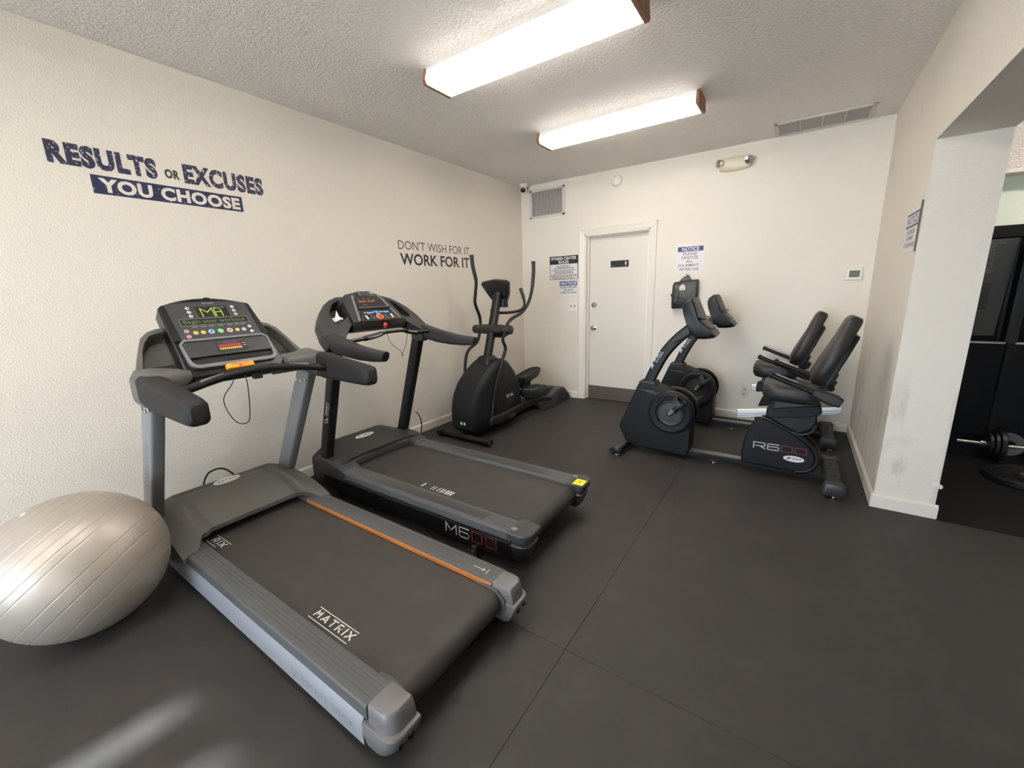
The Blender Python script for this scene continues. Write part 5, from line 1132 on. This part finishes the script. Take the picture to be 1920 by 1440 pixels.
    obj('tilt_knob', G().lathe([(0.012, 0), (0.02, 0.004), (0.02, 0.016), (0.008, 0.02)], bb_+up*0.005-out_*0.05+V((0, -0.06, 0)), (0.3, -1, 0), 14), 'satin_black', t)
    # side handlebars
    g = G(); g.tube([(3.25, yb_-0.27, 0.672), (3.265, yb_-0.18, 0.64), (3.255, yb_, 0.632), (3.265, yb_+0.18, 0.64), (3.25, yb_+0.27, 0.672)], 0.017, 12, 5); obj('handle_tube', g, 'satin_black', t)
    for s in (-1, 1):
        y = yb_+s*0.285
        a0, a1 = V((3.30, y, 0.655)), V((2.955, y+s*0.012, 0.79)); dv = (a1-a0).normalized(); nv = V((0, 1, 0)).cross(dv).normalized()
        h_ = obj('handlebar', G().sweep([a0, a1], [(0.017*math.cos(q), 0.019*math.sin(q)) for q in [2*PI*i/14 for i in range(14)]]), 'satin_black', t)
        obj('grip_end', G().lathe([(0.019, -0.012), (0.0205, -0.004), (0.0205, 0.004), (0.014, 0.010), (0.004, 0.012)], a1, dv, 14), 'hole_black', h_)
        nz_ = nv if nv.z > 0 else -nv
        obj('pulse_plate', G().prism([a1-dv*0.02+nz_*0.0175+V((0, -0.011, 0)), a1-dv*0.15+nz_*0.0175+V((0, -0.011, 0)), a1-dv*0.15+nz_*0.0175+V((0, 0.011, 0)), a1-dv*0.02+nz_*0.0175+V((0, 0.011, 0))], nz_*0.003), 'steel', h_)
        jb = [(a0-dv*0.035, 0.055), (a0, 0.075), (a0+dv*0.07, 0.07), (a0+dv*0.12, 0.048)]
        obj('grip_housing', G().loft([[q+V((0, x, 0))+nz_*z for x, z in rrect(0.05, w_, 0.018, 4)] for q, w_ in jb]), 'charcoal', h_, ang=45)
    return t
bike = make_bike()
def copy_tree(o, parent=None):
    c = o.copy(); C.objects.link(c)
    if parent: c.parent = parent; c.matrix_parent_inverse = Matrix.Identity(4)
    for ch in list(o.children): copy_tree(ch, c)
    return c
bk2 = copy_tree(bike); bk2.location = (2.6+0.015, yb_+0.955, 0)
SEAT = ('carriage', 'seat_bracket', 'seat_cushion', 'backrest', 'back_plate', 'back_strut', 'tilt_knob', 'handle_tube', 'handlebar')
for ch in bk2.children:              # the far bike's seat is slid forward along its sloping rail
    if ch.name.split('.')[0] in SEAT: ch.location = (-0.145, 0, -0.145*0.178)
bk2['label'] = 'black recumbent bike by the back wall, partly hidden behind its twin'

# ================================================================ the annex beyond the opening
struct('wall_annex_back', G().box(XP-0.02, XA, 0, 0.15, 0, H), 'annex_white')
struct('wall_annex_right', G().box(XA, XA+0.15, YF-0.15, 0.15, 0, H), 'wall_paint')
struct('trim_2', G().box(XP, XA, -0.012, -0.0005, 0, 0.868), 'annex_black')
struct('trim_3', G().box(XP, XA, -0.022, -0.0005, 0.868, 0.880), 'grille_slat')
struct('ceiling_drop', G().box(XP, XA, -0.16, -0.001, 2.085, H-0.001), 'ceiling_paint')
struct('trim_4', G().box(XP, XA, -0.172, -0.1605, 2.085, 2.10), 'white_trim')
mr = thing('wall_mirror', 'dark wall mirror in a black frame beyond the opening, above the black wainscot', 'mirror', (5.0, 0, 0.885))
mx0, mx1, mz0, mz1 = XP+0.02, 5.95, 0.882, 1.745
obj('mirror_glass', G().box(mx0, mx1, -0.010, -0.0008, mz0, mz1), 'mirror_dark', mr)
g = G(); g.box(mx0, mx1, -0.022, -0.0101, 1.66, mz1); obj('top_frame', g, 'annex_black', mr, bevel=0.003)
ps = thing('banner', 'grey banner with vertical lettering and a dark photo panel, standing in for a mirror reflection', 'banner', (4.2, -0.03, 0.93))  # reflection in the dark mirror, built as a sheet before the glass
obj('sheet', G().prism([(3.92, -0.03, 0.93), (4.33, -0.03, 0.93), (4.355, -0.03, 1.65), (3.92, -0.03, 1.65)], (0, 0.006, 0)), 'poster_grey', ps)
obj('photo_panel', G().box(4.10, 4.258, -0.0308, -0.03, 1.13, 1.335), 'poster_dark', ps)
g = G(); q = V((0, 0, -1)); ry = V((1, 0, 0)); text(g, 'NECOR', (4.195, -0.0306, 1.61), q, ry, 0.22, 0.052, 0.03); obj('lettering', g, 'poster_ink', ps)
g = G(); quad(g, (4.17, -0.0306, 1.615), X_, Z_, 0.12, 0.012); quad(g, (4.17, -0.0306, 1.635), X_, Z_, 0.15, 0.006); obj('banner_head', g, 'poster_ink', ps)
fr = thing('squat_rack', 'dark steel rack with a slim bright rod, standing beyond the opening', 'rack', (4.55, -0.08, 0))
for x0 in (4.385, 4.62): obj('post', G().box(x0, x0+0.05, -0.115, -0.065, 0.885, 1.655), 'iron', fr, bevel=0.003)
for x0 in (4.385, 4.62): obj('post_foot', G().box(x0+0.006, x0+0.044, -0.11, -0.07, 0.0, 0.885), 'annex_black', fr)
obj('crossbar', G().box(4.435, 4.62, -0.10, -0.08, 1.60, 1.64), 'iron', fr)
obj('guide_rod', G().tube([(4.50, -0.09, 1.02), (4.50, -0.09, 1.60)], 0.006, 10, 1), 'steel', fr)
def barbell(y, z, xa, plates, label):
    t = thing('barbell', label, 'barbell', (xa+1.0, y, 0), 'barbells on the annex floor')
    obj('bar', G().lathe([(0.0125, 0), (0.0125, 1.85)], (xa, y, z), (1, 0, 0), 14), 'aluminium', t)
    for x, r, wd in plates:
        p_ = obj('weight_plate', G().lathe([(0.016, 0), (r*0.3, 0.0), (r*0.34, wd*0.35), (r*0.78, wd*0.35), (r*0.82, 0), (r*0.96, 0), (r, 0.004), (r, wd-0.004), (r*0.96, wd), (r*0.82, wd), (r*0.78, wd*0.65), (r*0.34, wd*0.65), (r*0.3, wd), (0.016, wd)], (xa+x, y, z), (1, 0, 0), 36, cap=False), 'iron', t)
    obj('collar', G().lathe([(0.0125, 0), (0.025, 0), (0.025, 0.03), (0.0125, 0.03)], (xa+plates[0][0]-0.035, y, z), (1, 0, 0), 16, cap=False), 'steel', t)
    return t
barbell(-0.25, 0.122, 4.20, ((0.16, 0.085, 0.022), (0.186, 0.10, 0.022), (0.21, 0.118, 0.03), (1.55, 0.118, 0.03), (1.585, 0.10, 0.022)), 'silver barbell with stacked black plates lying beyond the opening')
def plate(x, y, r, wd, label):
    t = thing('weight_plate', label, 'weight plate', (x, y, 0))
    obj('disc', G().lathe([(r*0.12, 0), (r*0.3, 0.0), (r*0.34, wd*0.3), (r*0.78, wd*0.3), (r*0.82, 0), (r*0.96, 0), (r, 0.006), (r, wd-0.006), (r*0.96, wd), (r*0.82, wd), (r*0.78, wd*0.7), (r*0.34, wd*0.7), (r*0.3, wd), (r*0.12, wd), (r*0.12, 0)], (x, y, 0.0045), (0, 0, 1), 40, cap=False), 'iron', t)
    obj('hub_ring', G().lathe([(r*0.12, wd), (r*0.2, wd), (r*0.2, wd+0.003), (r*0.12, wd+0.003)], (x, y, 0.0045), (0, 0, 1), 24, cap=False), 'iron_light', t)
plate(4.47, -0.66, 0.215, 0.045, 'large black weight plate lying flat on the floor before the barbell')
lt = thing('leaning_plate', 'small grey weight plate leaning against the black wainscot behind the barbell', 'weight plate', (4.53, -0.07, 0))
obj('disc', G().lathe([(0.02, 0), (0.085, 0.0), (0.09, 0.005), (0.09, 0.017), (0.085, 0.022), (0.02, 0.022), (0.02, 0)], (4.53, -0.085, 0.092), (0, 1, -0.22), 32, cap=False), 'iron_light', lt)
obj('hub_ring', G().lathe([(0.02, -0.002), (0.032, -0.002), (0.032, 0.0), (0.02, 0.0)], (4.53, -0.0855, 0.0921), (0, 1, -0.22), 20, cap=False), 'iron', lt)
# lamp of the annex, out of view to the right
t = thing('ceiling_light', 'fluorescent ceiling light in the annex beyond the opening', 'ceiling light', (5.1, -1.05, H))
obj('housing', G().box(4.5, 5.7, -1.17, -0.93, H-0.04, H), 'lamp_pan', t)
for s in (-1, 1): obj('tube', G().lathe([(0.013, 0), (0.013, 1.12)], (4.54, -1.05+s*0.06, H-0.06), (1, 0, 0), 12), 'tube_glow', t)
